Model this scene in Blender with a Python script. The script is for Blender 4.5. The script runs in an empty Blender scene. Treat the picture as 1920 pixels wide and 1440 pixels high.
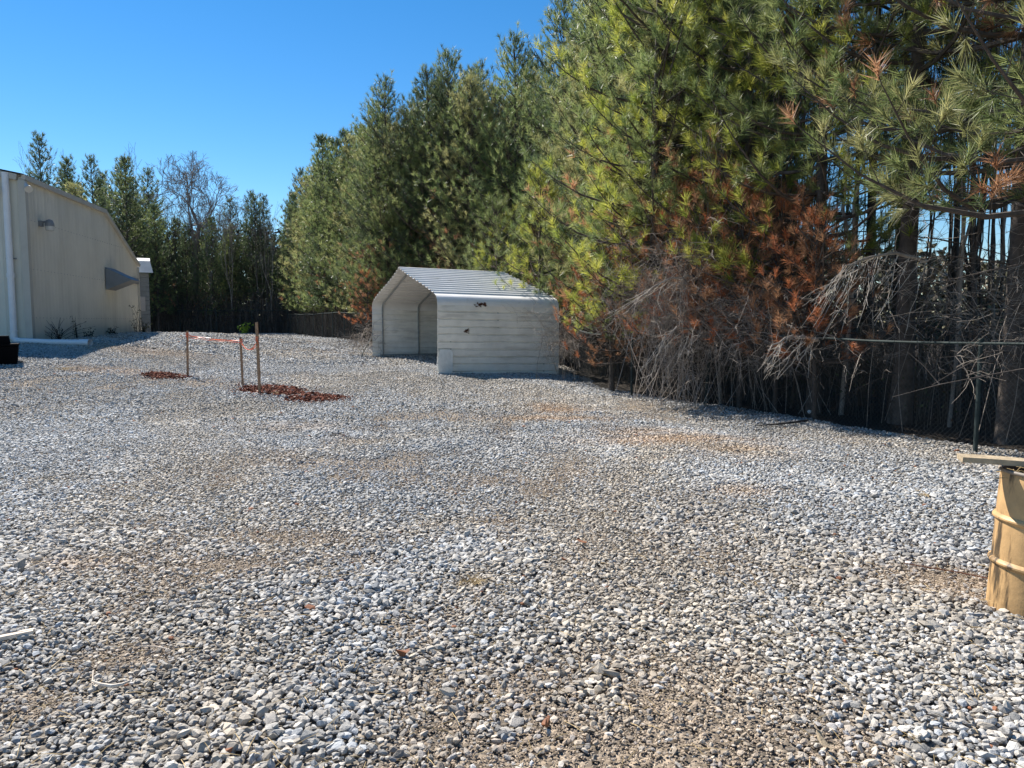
import bpy, math, random
import numpy as np
R = math.radians
rng = np.random.default_rng(7)
random.seed(7)
S = bpy.context.scene
COL = S.collection
F = 1400.0; PITCH = R(4.8); HC = 1.8

# ------------------------------------------------------------------ camera maths (layout estimate only)
def ray(px, py):
    u = (px-960)/F; v = (720-py)/F
    return np.array([u, math.cos(PITCH)+v*math.sin(PITCH), -math.sin(PITCH)+v*math.cos(PITCH)])
def P(px, py, Y):
    d = ray(px, py); t = Y/d[1]
    return np.array([d[0]*t, Y, HC+d[2]*t])

def sstep(a, b, x):
    t = np.clip((np.asarray(x, float)-a)/(b-a), 0, 1); return t*t*(3-2*t)
_lat = {}
def vnoise(x, y, s, seed=0):
    """value noise 0..1, feature size s metres"""
    if seed not in _lat: _lat[seed] = np.random.default_rng(1000+seed).random((256, 256))
    L = _lat[seed]; x = np.asarray(x, float)/s+77.3; y = np.asarray(y, float)/s+51.7
    xi = np.floor(x).astype(int); yi = np.floor(y).astype(int); fx = x-xi; fy = y-yi
    fx = fx*fx*(3-2*fx); fy = fy*fy*(3-2*fy)
    a = L[xi % 256, yi % 256]; b = L[(xi+1) % 256, yi % 256]; c = L[xi % 256, (yi+1) % 256]; d = L[(xi+1) % 256, (yi+1) % 256]
    return (a*(1-fx)+b*fx)*(1-fy)+(c*(1-fx)+d*fx)*fy
def fbm(x, y, s, seed=0):
    return .55*vnoise(x, y, s, seed)+.3*vnoise(x, y, s/2.3, seed+1)+.15*vnoise(x, y, s/5.1, seed+2)

# the fence line on the right (x as a function of y)
FY = np.array([-10, 4, 10.2, 15.6, 20.5, 24.5, 27.5, 31.5, 34.5, 38.0, 61.0])
FX = np.array([14.5, 8.8, 6.4, 4.04, 2.15, 1.75, 1.6, .6, -3.6, -7.2, -18.3])
def fx(y): return np.interp(y, FY, FX)

def g(x, y, micro=True):
    x = np.asarray(x, float); y = np.asarray(y, float)
    b = np.interp(y, [-50, 12, 17, 22, 27, 31, 38, 48, 60, 66, 90, 400], [0, 0, .09, .2, .27, .33, .49, .65, .76, .77, .5, .3])
    e = .82*sstep(5.5, 16.5, -x)*sstep(8, 26, y)*(1-sstep(34, 52, y))
    r = -.2*sstep(-.5, 2.5, x)*sstep(13, 20, y)
    z = b+e+r
    if micro:
        w = 1-sstep(-.3, 1.2, x-fx(y))
        z = z+w*(.055*(fbm(x, y, 1.6, 5)-.5)+.05*(vnoise(x*1.7+y*.5, y, 2.2, 9)-.5)) + (1-w)*.12*(fbm(x, y, 1.2, 15)-.4)
    return z
def G(px, py):
    """where the line of sight through a pixel meets the terrain"""
    d = ray(px, py); t = 1.5
    while t < 150:
        p = d*t+np.array([0, 0, HC])
        if p[2] <= float(g(p[0], p[1], False)): break
        t += .02
    return p
def onground(x, y): return (x, y, float(g(x, y)))

# ------------------------------------------------------------------ mesh helpers
def link(o, parent=None):
    COL.objects.link(o)
    if parent is not None: o.parent = parent
    return o
def np_mesh(name, V, faces, mat, cols=None, smooth=False):
    """faces: list of int arrays (n,k)"""
    me = bpy.data.meshes.new(name)
    V = np.ascontiguousarray(V, dtype=np.float32)
    me.vertices.add(len(V)); me.vertices.foreach_set('co', V.ravel())
    faces = [np.asarray(f) for f in faces if len(f)]
    nl = sum(f.size for f in faces); npoly = sum(len(f) for f in faces)
    me.loops.add(nl); me.loops.foreach_set('vertex_index', np.concatenate([f.ravel() for f in faces]).astype(np.int32))
    me.polygons.add(npoly)
    tot = np.concatenate([np.full(len(f), f.shape[1], np.int32) for f in faces])
    st = np.concatenate([[0], np.cumsum(tot)[:-1]]).astype(np.int32)
    me.polygons.foreach_set('loop_start', st); me.polygons.foreach_set('loop_total', tot)
    me.polygons.foreach_set('use_smooth', np.full(npoly, smooth, bool))
    if cols is not None:
        a = me.color_attributes.new('Col', 'FLOAT_COLOR', 'POINT')
        c = np.ones((len(V), 4), np.float32); c[:, :3] = cols; a.data.foreach_set('color', c.ravel())
    me.update(calc_edges=True)
    for m in (mat if isinstance(mat, (list, tuple)) else [mat]): me.materials.append(m)
    return me
def np_obj(name, V, faces, mat, parent=None, cols=None, smooth=False):
    return link(bpy.data.objects.new(name, np_mesh(name, V, faces, mat, cols, smooth)), parent)

class MB:
    def __init__(s): s.V = []; s.Fs = {}; s.n = 0; s.C = []
    def add(s, V, F, col=(1, 1, 1)):
        V = np.asarray(V, float); 
        if isinstance(F, np.ndarray): F = [F]
        for f in F:
            f = np.atleast_2d(np.asarray(f))
            s.Fs.setdefault(f.shape[1], []).append(f+s.n)
        s.V.append(V); s.n += len(V); c = np.ones((len(V), 3))*np.asarray(col); s.C.append(c)
    def box(s, c, size, rz=0, M=None, col=(1, 1, 1)):
        q = np.array([[x, y, z] for x in (-.5, .5) for y in (-.5, .5) for z in (-.5, .5)])*np.array(size)
        if M is not None: q = q@np.asarray(M).T
        cz, sz = math.cos(rz), math.sin(rz)
        q = q@np.array([[cz, sz, 0], [-sz, cz, 0], [0, 0, 1]])+np.array(c)
        s.add(q, np.array([[0, 1, 3, 2], [4, 6, 7, 5], [0, 4, 5, 1], [2, 3, 7, 6], [0, 2, 6, 4], [1, 5, 7, 3]]), col)
    def tube(s, pts, r, k=8, cap=True, col=(1, 1, 1)):
        pts = np.asarray(pts, float); n = len(pts)
        r = np.broadcast_to(np.asarray(r, float), (n,))
        T = np.gradient(pts, axis=0); T /= np.linalg.norm(T, axis=1)[:, None]+1e-9
        ref = np.array([0, 0, 1.]) if abs(T[0][2]) < .9 else np.array([1., 0, 0])
        A = np.cross(T, ref); 
        for i in range(1, n):
            if np.dot(A[i], A[i-1]) < 0: A[i] = -A[i]
        A /= np.linalg.norm(A, axis=1)[:, None]+1e-9; B = np.cross(T, A)
        an = np.arange(k)/k*2*math.pi
        V = pts[:, None]+r[:, None, None]*(A[:, None]*np.cos(an)[None, :, None]+B[:, None]*np.sin(an)[None, :, None])
        i = np.arange(n-1)[:, None]; j = np.arange(k)[None]; j2 = (j+1) % k
        Fq = np.stack([i*k+j, (i+1)*k+j, (i+1)*k+j2, i*k+j2], -1).reshape(-1, 4)
        fs = [Fq]
        if cap: fs += [np.arange(k)[None], np.arange(k)[::-1][None]+(n-1)*k]
        s.add(V.reshape(-1, 3), fs, col)
    def lathe(s, prof, c, k=32, col=(1, 1, 1)):
        prof = np.asarray(prof, float); n = len(prof); an = np.arange(k)/k*2*math.pi
        V = np.stack([prof[:, None, 0]*np.cos(an), prof[:, None, 0]*np.sin(an), np.repeat(prof[:, 1:2], k, 1)], -1)+np.array(c)
        i = np.arange(n-1)[:, None]; j = np.arange(k)[None]; j2 = (j+1) % k
        s.add(V.reshape(-1, 3), [np.stack([i*k+j, i*k+j2, (i+1)*k+j2, (i+1)*k+j], -1).reshape(-1, 4)], col)
    def data(s): return np.concatenate(s.V), [np.concatenate(f) for f in s.Fs.values()], np.concatenate(s.C)
    def build(s, name, mat, parent=None, smooth=False, cols=False):
        V, Fs, C = s.data()
        return np_obj(name, V, Fs, mat, parent, C if cols else None, smooth)

def btubes(P3, Rr, k=3):
    """batch of tubes: P3 (M,n,3), Rr (M,n)"""
    M, n, _ = P3.shape
    D = P3[:, -1]-P3[:, 0]; D /= np.linalg.norm(D, axis=1)[:, None]+1e-9
    ref = np.where(np.abs(D[:, 2:3]) < .9, np.array([[0, 0, 1.]]), np.array([[1., 0, 0]]))
    A = np.cross(D, ref); A /= np.linalg.norm(A, axis=1)[:, None]+1e-9; B = np.cross(D, A)
    an = np.arange(k)/k*2*math.pi
    ring = A[:, None]*np.cos(an)[None, :, None]+B[:, None]*np.sin(an)[None, :, None]
    V = P3[:, :, None]+Rr[:, :, None, None]*ring[:, None]
    m = np.arange(M)[:, None, None]*n*k; i = np.arange(n-1)[None, :, None]; j = np.arange(k)[None, None]; j2 = (j+1) % k
    Fq = np.stack([m+i*k+j, m+(i+1)*k+j, m+(i+1)*k+j2, m+i*k+j2], -1).reshape(-1, 4)
    return V.reshape(-1, 3), Fq

def tag(o, label=None, cat=None, group=None, kind=None):
    if label: o['label'] = label
    if cat: o['category'] = cat
    if group: o['group'] = group
    if kind: o['kind'] = kind
    return o
def empty(name, loc=(0, 0, 0), rz=0, label=None, cat=None, group=None):
    o = bpy.data.objects.new(name, None); o.location = loc; o.rotation_euler = (0, 0, rz)
    o.empty_display_size = .2
    link(o); return tag(o, label, cat, group)

# ------------------------------------------------------------------ materials
def mat(name, base=(.5, .5, .5), rough=.7, metal=0, bump=0, bscale=20, var=0, vscale=4, attr=False, spec=None,
        stain=None, stain_scale=(3, 3, .4), stain_lo=.55, stain_hi=.75, trans=0, randv=0, samt=.75, rust=None):
    m = bpy.data.materials.new(name); m.use_nodes = True; nt = m.node_tree; N = nt.nodes; L = nt.links
    b = N['Principled BSDF']; b.inputs['Roughness'].default_value = rough; b.inputs['Metallic'].default_value = metal
    if spec is not None: b.inputs['Specular IOR Level'].default_value = spec
    tc = N.new('ShaderNodeTexCoord'); co = tc.outputs['Object']
    rgb = N.new('ShaderNodeRGB'); rgb.outputs[0].default_value = (*base, 1); c = rgb.outputs[0]
    if attr:
        a = N.new('ShaderNodeVertexColor'); a.layer_name = 'Col'; c = a.outputs['Color']
    def noise(scale, det=5, sc=None, rgh=.6):
        n = N.new('ShaderNodeTexNoise'); n.inputs['Scale'].default_value = scale; n.inputs['Detail'].default_value = det
        n.inputs['Roughness'].default_value = rgh
        if sc:
            mp = N.new('ShaderNodeMapping'); mp.inputs['Scale'].default_value = sc; L.new(co, mp.inputs[0]); L.new(mp.outputs[0], n.inputs['Vector'])
        else: L.new(co, n.inputs['Vector'])
        return n.outputs['Fac']
    def mul(c, f, lo, hi):
        mr = N.new('ShaderNodeMapRange'); mr.inputs[1].default_value = .3; mr.inputs[2].default_value = .7
        mr.inputs[3].default_value = lo; mr.inputs[4].default_value = hi; L.new(f, mr.inputs[0])
        v = N.new('ShaderNodeVectorMath'); v.operation = 'SCALE'; L.new(c, v.inputs[0]); L.new(mr.outputs[0], v.inputs['Scale'])
        return v.outputs[0]
    def mixin(c, f, lo, hi, col2, amt=1.0):
        mr = N.new('ShaderNodeMapRange'); mr.inputs[1].default_value = lo; mr.inputs[2].default_value = hi
        mr.inputs[4].default_value = amt; L.new(f, mr.inputs[0])
        mx = N.new('ShaderNodeMix'); mx.data_type = 'RGBA'; L.new(mr.outputs[0], mx.inputs[0]); L.new(c, mx.inputs[6]); mx.inputs[7].default_value = (*col2, 1)
        return mx.outputs[2]
    if stain: c = mixin(c, noise(1, 6, stain_scale), stain_lo, stain_hi, stain, samt)
    if rust: c = mixin(c, noise(1.2, 8, None, .7), .64, .70, rust)
    if var: c = mul(c, noise(vscale), 1-var, 1+var)
    if randv:
        oi = N.new('ShaderNodeObjectInfo'); mr = N.new('ShaderNodeMapRange'); mr.inputs[3].default_value = 1-randv; mr.inputs[4].default_value = 1+randv
        L.new(oi.outputs['Random'], mr.inputs[0]); v = N.new('ShaderNodeVectorMath'); v.operation = 'SCALE'; L.new(c, v.inputs[0]); L.new(mr.outputs[0], v.inputs['Scale']); c = v.outputs[0]
    L.new(c, b.inputs['Base Color'])
    if bump:
        bp = N.new('ShaderNodeBump'); bp.inputs['Strength'].default_value = bump; bp.inputs['Distance'].default_value = .01
        L.new(noise(bscale, 6), bp.inputs['Height']); L.new(bp.outputs[0], b.inputs['Normal'])
    if trans:
        t = N.new('ShaderNodeBsdfTranslucent'); L.new(c, t.inputs['Color'])
        ms = N.new('ShaderNodeMixShader'); ms.inputs[0].default_value = trans
        L.new(b.outputs[0], ms.inputs[1]); L.new(t.outputs[0], ms.inputs[2]); L.new(ms.outputs[0], N['Material Output'].inputs['Surface'])
    return m

M = {}
M['needle'] = mat('pine_needles', attr=True, rough=.45, spec=.45, trans=.45, randv=.22)
M['deadneedle'] = mat('dead_needles', attr=True, rough=.6, spec=.3, trans=.3, randv=.15)
M['bark'] = mat('pine_bark', (.075, .058, .047), .9, bump=1, bscale=14, var=.45, vscale=9, stain=(.14, .125, .11), stain_scale=(8, 8, 2))
M['twig'] = mat('grey_twig', (.29, .245, .205), .85, var=.35, vscale=6)
M['paletwig'] = mat('pale_twig', (.55, .48, .40), .8, var=.3, vscale=5)
M['brush'] = mat('brush', attr=True, rough=.8, var=.25, vscale=3)
M['greybark'] = mat('hardwood_bark', (.24, .21, .19), .85, var=.3, vscale=5, bump=.6, bscale=20)
M['stone'] = mat('crushed_stone', attr=True, rough=.82, var=.16, vscale=45, bump=.5, bscale=160, spec=.35)
M['clay'] = mat('red_clay', attr=True, rough=.95, var=.3, vscale=12, bump=.8, bscale=60, spec=.15)
M['wallmetal'] = mat('beige_metal', (.70, .655, .54), .55, var=.07, vscale=.7, stain=(.5, .46, .36), stain_scale=(2.2, 2.2, .16), stain_lo=.5, stain_hi=.78, spec=.35)
M['trim'] = mat('beige_trim', (.5, .47, .4), .5, var=.08, vscale=2, spec=.35)
M['roofmetal'] = mat('pale_roof_metal', (.6, .6, .58), .4, var=.1, vscale=2, metal=.2)
M['pvc'] = mat('white_pvc', (.74, .75, .76), .35, var=.05, vscale=5)
M['greymetal'] = mat('grey_awning_metal', (.2, .215, .225), .6, var=.1, vscale=3)
M['lampgrey'] = mat('lamp_housing', (.22, .22, .22), .5)
M['lampglass'] = mat('lamp_lens', (.55, .55, .52), .25)
M['siding'] = mat('grey_siding', (.12, .135, .14), .7, var=.15, vscale=3)
M['black'] = mat('black_plastic', (.002, .002, .003), .9, spec=.1, bump=.2)
M['galv'] = mat('galvanised_tube', (.36, .38, .38), .45, metal=.6, var=.2, vscale=6, stain=(.2, .13, .08), stain_scale=(6, 6, 3), stain_lo=.6, stain_hi=.75)
M['fencemetal'] = mat('weathered_fence_tube', (.035, .048, .045), .75, spec=.2, metal=.0, var=.3, vscale=6)
M['wire'] = mat('fence_wire', (.05, .055, .052), .7)
M['carport'] = mat('white_carport_sheet', (.80, .775, .71), .45, metal=.05, var=.10, vscale=2.5, stain=(.26, .235, .20), stain_scale=(.9, .9, 5), samt=.6, stain_lo=.5, stain_hi=.8, spec=.4)
M['carportin'] = mat('carport_roof_sheet', (.80, .79, .77), .38, metal=.1, var=.06, vscale=1.5, stain=(.4, .36, .3), stain_scale=(2.5, 2.5, 2.5), stain_lo=.6, stain_hi=.8)
M['clearpatch'] = mat('pale_patch_sheet', (.72, .75, .75), .35, var=.1, vscale=8)
M['rust'] = mat('rusty_hole', (.075, .032, .018), .9, var=.5, vscale=15)
M['stake'] = mat('stake_wood', (.3, .19, .115), .85, var=.3, vscale=14, bump=.5, bscale=60, stain=(.14, .1, .07), stain_scale=(30, 30, 2))
M['tape'] = mat('orange_tape', (1, .2, .08), .45, trans=.35)
M['tapew'] = mat('pale_tape', (.9, .75, .68), .4, trans=.35)
M['drum'] = mat('tan_drum_paint', (.50, .31, .14), .5, var=.25, vscale=5, stain=(.035, .028, .02), stain_scale=(13, 13, 2.2), samt=.9, stain_lo=.49, stain_hi=.60, spec=.3, bump=.2, bscale=40)
M['drumrim'] = mat('drum_rim', (.23, .19, .15), .6, var=.35, vscale=14)
M['darkin'] = mat('drum_inside', (.04, .03, .02), .9)
M['plank'] = mat('weathered_plank', (.36, .28, .18), .85, var=.35, vscale=10, bump=.8, bscale=50, stain=(.2, .15, .1), stain_scale=(4, 40, 40))
M['leaf'] = mat('weed_leaf', attr=True, rough=.6, trans=.3)
M['straw'] = mat('straw', (.42, .3, .14), .8, var=.3, vscale=30)
M['driftwood'] = mat('pale_wood_scrap', (.62, .52, .42), .8, var=.2, vscale=20, bump=.6, bscale=50)
M['deadleaf'] = mat('dead_leaf', (.22, .08, .03), .7, var=.3, vscale=30)
M['white'] = mat('white_scrap', (.75, .75, .73), .7)
M['stick'] = mat('dark_stick', (.035, .03, .027), .85, var=.3)
M['rusty'] = mat('rusty_rod', (.13, .05, .025), .85, var=.3, vscale=30)

# ground material: gravel sheet with stone cells; vertex colour carries where soil / shade-darkened forest litter lies
def ground_mat():
    m = bpy.data.materials.new('gravel_ground'); m.use_nodes = True; nt = m.node_tree; N = nt.nodes; L = nt.links
    b = N['Principled BSDF']; b.inputs['Roughness'].default_value = .92; b.inputs['Specular IOR Level'].default_value = .2
    tc = N.new('ShaderNodeTexCoord'); vo = N.new('ShaderNodeTexVoronoi'); vo.inputs['Scale'].default_value = 26
    L.new(tc.outputs['Object'], vo.inputs['Vector'])
    no = N.new('ShaderNodeTexNoise'); no.inputs['Scale'].default_value = 60; no.inputs['Detail'].default_value = 4; L.new(tc.outputs['Object'], no.inputs['Vector'])
    a = N.new('ShaderNodeVertexColor'); a.layer_name = 'Col'
    sp = N.new('ShaderNodeSeparateColor'); L.new(vo.outputs['Color'], sp.inputs[0])
    mr = N.new('ShaderNodeMapRange'); mr.inputs[3].default_value = .45; mr.inputs[4].default_value = 1.4; L.new(sp.outputs[0], mr.inputs[0])
    v = N.new('ShaderNodeVectorMath'); v.operation = 'SCALE'; L.new(a.outputs[0], v.inputs[0]); L.new(mr.outputs[0], v.inputs['Scale'])
    mr2 = N.new('ShaderNodeMapRange'); mr2.inputs[3].default_value = .75; mr2.inputs[4].default_value = 1.25; L.new(no.outputs['Fac'], mr2.inputs[0])
    v2 = N.new('ShaderNodeVectorMath'); v2.operation = 'SCALE'; L.new(v.outputs[0], v2.inputs[0]); L.new(mr2.outputs[0], v2.inputs['Scale'])
    L.new(v2.outputs[0], b.inputs['Base Color'])
    bp = N.new('ShaderNodeBump'); bp.inputs['Strength'].default_value = 1; bp.inputs['Distance'].default_value = .02; bp.invert = True
    L.new(vo.outputs['Distance'], bp.inputs['Height']); L.new(bp.outputs[0], b.inputs['Normal'])
    return m
M['ground'] = ground_mat()

# ------------------------------------------------------------------ colour zones of the yard
def zone(x, y):
    """0..1 tan, 0..1 bare soil showing, 0..1 orange clay tint"""
    tan = sstep(.40, .72, fbm(x+.35*y, y*.55, 2.6, 20))*.62
    tan = np.maximum(tan, .9*np.exp(-((x-.75-.02*y)/(.75+.05*y))**2)*sstep(14, 5, y)*sstep(.25, .6, fbm(x, y, 1.2, 23)+.15))
    soil = sstep(.55, .75, fbm(x, y*.75, 1.0, 30))*.6*sstep(.4, .7, vnoise(x, y, 4.5, 33))
    soil = np.maximum(soil, .95*np.exp(-((x-.35)/1.0)**2)*sstep(4.2, 3.1, y)*sstep(.3, .55, fbm(x, y, .6, 36)))
    def blob(cx, cy, rx, ry): return np.exp(-(((x-cx)/rx)**2+((y-cy)/ry)**2))
    for (px, py, rx, ry, w) in ((430, 1065, .5, .25, .9), (540, 1010, .7, .25, .7), (1780, 1085, .55, .35, 1), (1250, 690+40, .1, .1, .1), (230, 1240, .25, .2, .7), (1210, 1415, .5, .2, .6), (60, 1330, .25, .18, .6)):
        p = GC(px, py); soil = np.maximum(soil, w*blob(p[0], p[1], rx, ry)*sstep(.2, .5, fbm(x, y, .5, 37)+.1))
    def band(pix, wd, amt):
        Q = np.array([GC(*p)[:2] for p in pix]); m = np.zeros_like(x)
        for a, b in zip(Q[:-1], Q[1:]):
            d = b-a; t = np.clip(((x-a[0])*d[0]+(y-a[1])*d[1])/(d@d), 0, 1); w_ = wd*(.6+.8*fbm(x, y, .7, 26))
            m = np.maximum(m, np.exp(-((x-a[0]-d[0]*t)**2+(y-a[1]-d[1]*t)**2)/(w_*w_)))
        return amt*m*(.6+.4*sstep(.3, .6, fbm(x, y, .5, 27)))
    tan = np.maximum(tan, band(((1150, 1430), (1120, 1200), (1090, 1040), (1160, 900), (1260, 830), (1420, 850)), .42, .95))
    tan = np.maximum(tan, band(((820, 1430), (780, 1250), (900, 1080), (1080, 960)), .3, .7))
    tan = np.maximum(tan, band(((0, 1120), (200, 1085), (430, 1065), (620, 1015), (860, 985), (1090, 960)), .3, .85))
    tan = np.maximum(tan, band(((120, 900), (400, 880), (700, 830), (900, 800), (1040, 775)), .5, .55))
    soil = np.maximum(soil, .75*band(((820, 1435), (1000, 1420), (1240, 1400), (1560, 1420)), .28, 1)*sstep(.35, .6, fbm(x, y, .45, 39)))
    soil = np.maximum(soil, .6*band(((380, 1075), (560, 1040), (720, 1010)), .16, 1)*sstep(.35, .6, fbm(x, y, .45, 39)))
    oc = np.zeros_like(x)
    for (px, py, rx, ry, w) in ((1030, 765, .6, .9, .8), (1045, 785, 1.1, .35, .8), (1270, 825, 1.3, .5, .75), (1200, 812, .8, .4, .6), (1400, 845, .7, .6, .5), (215, 697, 1.3, .6, .65), (1395, 925, .3, .3, .5), (150, 1060, .4, .2, .4), (560, 800, .8, .5, .35), (240, 655, 2.5, 1.2, .4)):
        p = GC(px, py); oc = np.maximum(oc, w*blob(p[0], p[1], rx, ry)*sstep(.25, .6, fbm(x, y, .45, 40)+.12))
    return tan, soil, oc
_gc = {}
def GC(px, py):
    if (px, py) not in _gc: _gc[(px, py)] = G(px, py)
    return _gc[(px, py)]

# ------------------------------------------------------------------ ground
def build_ground():
    xs = np.unique(np.concatenate([np.linspace(-420, -45, 12), np.linspace(-45, -14, 63), np.linspace(-14, 12, 175), np.linspace(12, 40, 40), np.linspace(40, 420, 12)]))
    ys = np.unique(np.concatenate([np.linspace(-120, -6, 8), np.linspace(-6, 2, 20), np.linspace(2, 26, 170), np.linspace(26, 75, 120), np.linspace(75, 130, 16), np.linspace(130, 700, 8)]))
    X, Y = np.meshgrid(xs, ys, indexing='ij'); Z = g(X, Y)-.012
    V = np.stack([X, Y, Z], -1).reshape(-1, 3); ny = len(ys)
    i = np.arange(len(xs)-1)[:, None]; j = np.arange(ny-1)[None]
    Fq = np.stack([i*ny+j, (i+1)*ny+j, (i+1)*ny+j+1, i*ny+j+1], -1).reshape(-1, 4)
    x, y = V[:, 0], V[:, 1]
    tan, soil, oc = zone(x, y)
    far = sstep(46, 62, y)
    c = np.array([.21, .185, .155])*np.ones((len(V), 1))
    c = c*(1-far[:, None])+np.array([.36, .35, .335])*far[:, None]
    n = fbm(x, y, .8, 50)[:, None]
    c = c*(1-soil[:, None]*.8)+np.array([.27, .21, .15])*soil[:, None]*.8
    c = c*(1-oc[:, None]*.7)+np.array([.42, .24, .12])*oc[:, None]*.7
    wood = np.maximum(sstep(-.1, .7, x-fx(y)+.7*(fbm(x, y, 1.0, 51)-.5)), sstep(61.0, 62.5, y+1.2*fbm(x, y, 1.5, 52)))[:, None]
    c = c*(1-wood)+np.array([.03, .023, .017])*(.6+.8*n)*wood  # forest litter, its colour darkened further for the shade along the fence foot
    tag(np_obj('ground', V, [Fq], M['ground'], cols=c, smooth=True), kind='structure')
build_ground()

# ------------------------------------------------------------------ gravel stones
def ico():
    t = (1+5**.5)/2
    v = np.array([[-1, t, 0], [1, t, 0], [-1, -t, 0], [1, -t, 0], [0, -1, t], [0, 1, t], [0, -1, -t], [0, 1, -t], [t, 0, -1], [t, 0, 1], [-t, 0, -1], [-t, 0, 1]])
    v /= np.linalg.norm(v[0])
    f = np.array([[0, 11, 5], [0, 5, 1], [0, 1, 7], [0, 7, 10], [0, 10, 11], [1, 5, 9], [5, 11, 4], [11, 10, 2], [10, 7, 6], [7, 1, 8], [3, 9, 4], [3, 4, 2], [3, 2, 6], [3, 6, 8], [3, 8, 9], [4, 9, 5], [2, 4, 11], [6, 2, 10], [8, 6, 7], [9, 8, 1]])
    return v, f
OCT = (np.array([[1, 0, 0], [0, 1, 0], [-1, 0, 0], [0, -1, 0], [0, 0, 1.], [0, 0, -1]]), np.array([[0, 1, 4], [1, 2, 4], [2, 3, 4], [3, 0, 4], [1, 0, 5], [2, 1, 5], [3, 2, 5], [0, 3, 5]]))
def nrm(a): return a/(np.linalg.norm(a, axis=-1, keepdims=True)+1e-9)
def rotm(n, tilt, r):
    """random rotation: tilt about a horizontal axis, then spin about z"""
    a = r.random(n)*2*math.pi; t = r.normal(0, tilt, n); b = r.random(n)*2*math.pi
    ca, sa, ct, st, cb, sb = np.cos(a), np.sin(a), np.cos(t), np.sin(t), np.cos(b), np.sin(b)
    Z = np.zeros(n); O = np.ones(n)
    Rz = np.stack([ca, -sa, Z, sa, ca, Z, Z, Z, O], -1).reshape(-1, 3, 3)
    Rx = np.stack([O, Z, Z, Z, ct, -st, Z, st, ct], -1).reshape(-1, 3, 3)
    Rb = np.stack([cb, -sb, Z, sb, cb, Z, Z, Z, O], -1).reshape(-1, 3, 3)
    return Rb@Rx@Rz
def stones(x, y, z, size, col, base, r, tilt=.45, flat=(1., .76, .52), jit=.2):
    v, f = base; n = len(x); k = len(v)
    sc = np.array(flat)*r.uniform(.75, 1.25, (n, 3))
    W = v[None]*(1+r.uniform(-jit, jit, (n, k, 1)))+r.normal(0, jit*.35, (n, k, 3))
    if k == 12:
        for _ in range(5):     # flat broken faces
            pn = nrm(r.normal(0, 1, (n, 3))); dd_ = r.uniform(.45, .8, n)[:, None]
            W = W-np.maximum(0, np.einsum('nkj,nj->nk', W, pn)-dd_)[..., None]*pn[:, None]
        W = W*1.18
    W = W*sc[:, None]*size[:, None, None]
    W = np.einsum('nij,nkj->nki', rotm(n, tilt, r), W)+np.stack([x, y, z], -1)[:, None]
    Fs = (f[None]+(np.arange(n)*k)[:, None, None]).reshape(-1, 3)
    return W.reshape(-1, 3), Fs, np.repeat(col, k, 0)
# building footprint, needed to keep stones off
BU = np.array([-.189, .982]); BU /= np.linalg.norm(BU); BN = np.array([BU[1], -BU[0]])
BC = P(58, 640, 26.0)[:2]
CLAY = []
def clay_mask(x, y):
    m = np.zeros_like(x)
    for (cx, cy, rx, ry, a) in CLAY:
        dx, dy = x-cx, y-cy; ca, sa = math.cos(a), math.sin(a)
        u = (dx*ca+dy*sa)/rx; w = (-dx*sa+dy*ca)/ry
        m = np.maximum(m, np.exp(-(u*u+w*w)**1.3))
    return m
_a = G(310, 706); CLAY.append((_a[0], _a[1], .5, .42, 0))
_b0 = G(455, 716); _b1 = G(600, 750)
CLAY.append(((_b0[0]+_b1[0])/2-.12, (_b0[1]+_b1[1])/2, 1.2, .62, math.atan2(_b1[1]-_b0[1], _b1[0]-_b0[0])))
_c = G(590, 748); CLAY.append((_c[0], _c[1], .55, .45, 0))

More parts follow.
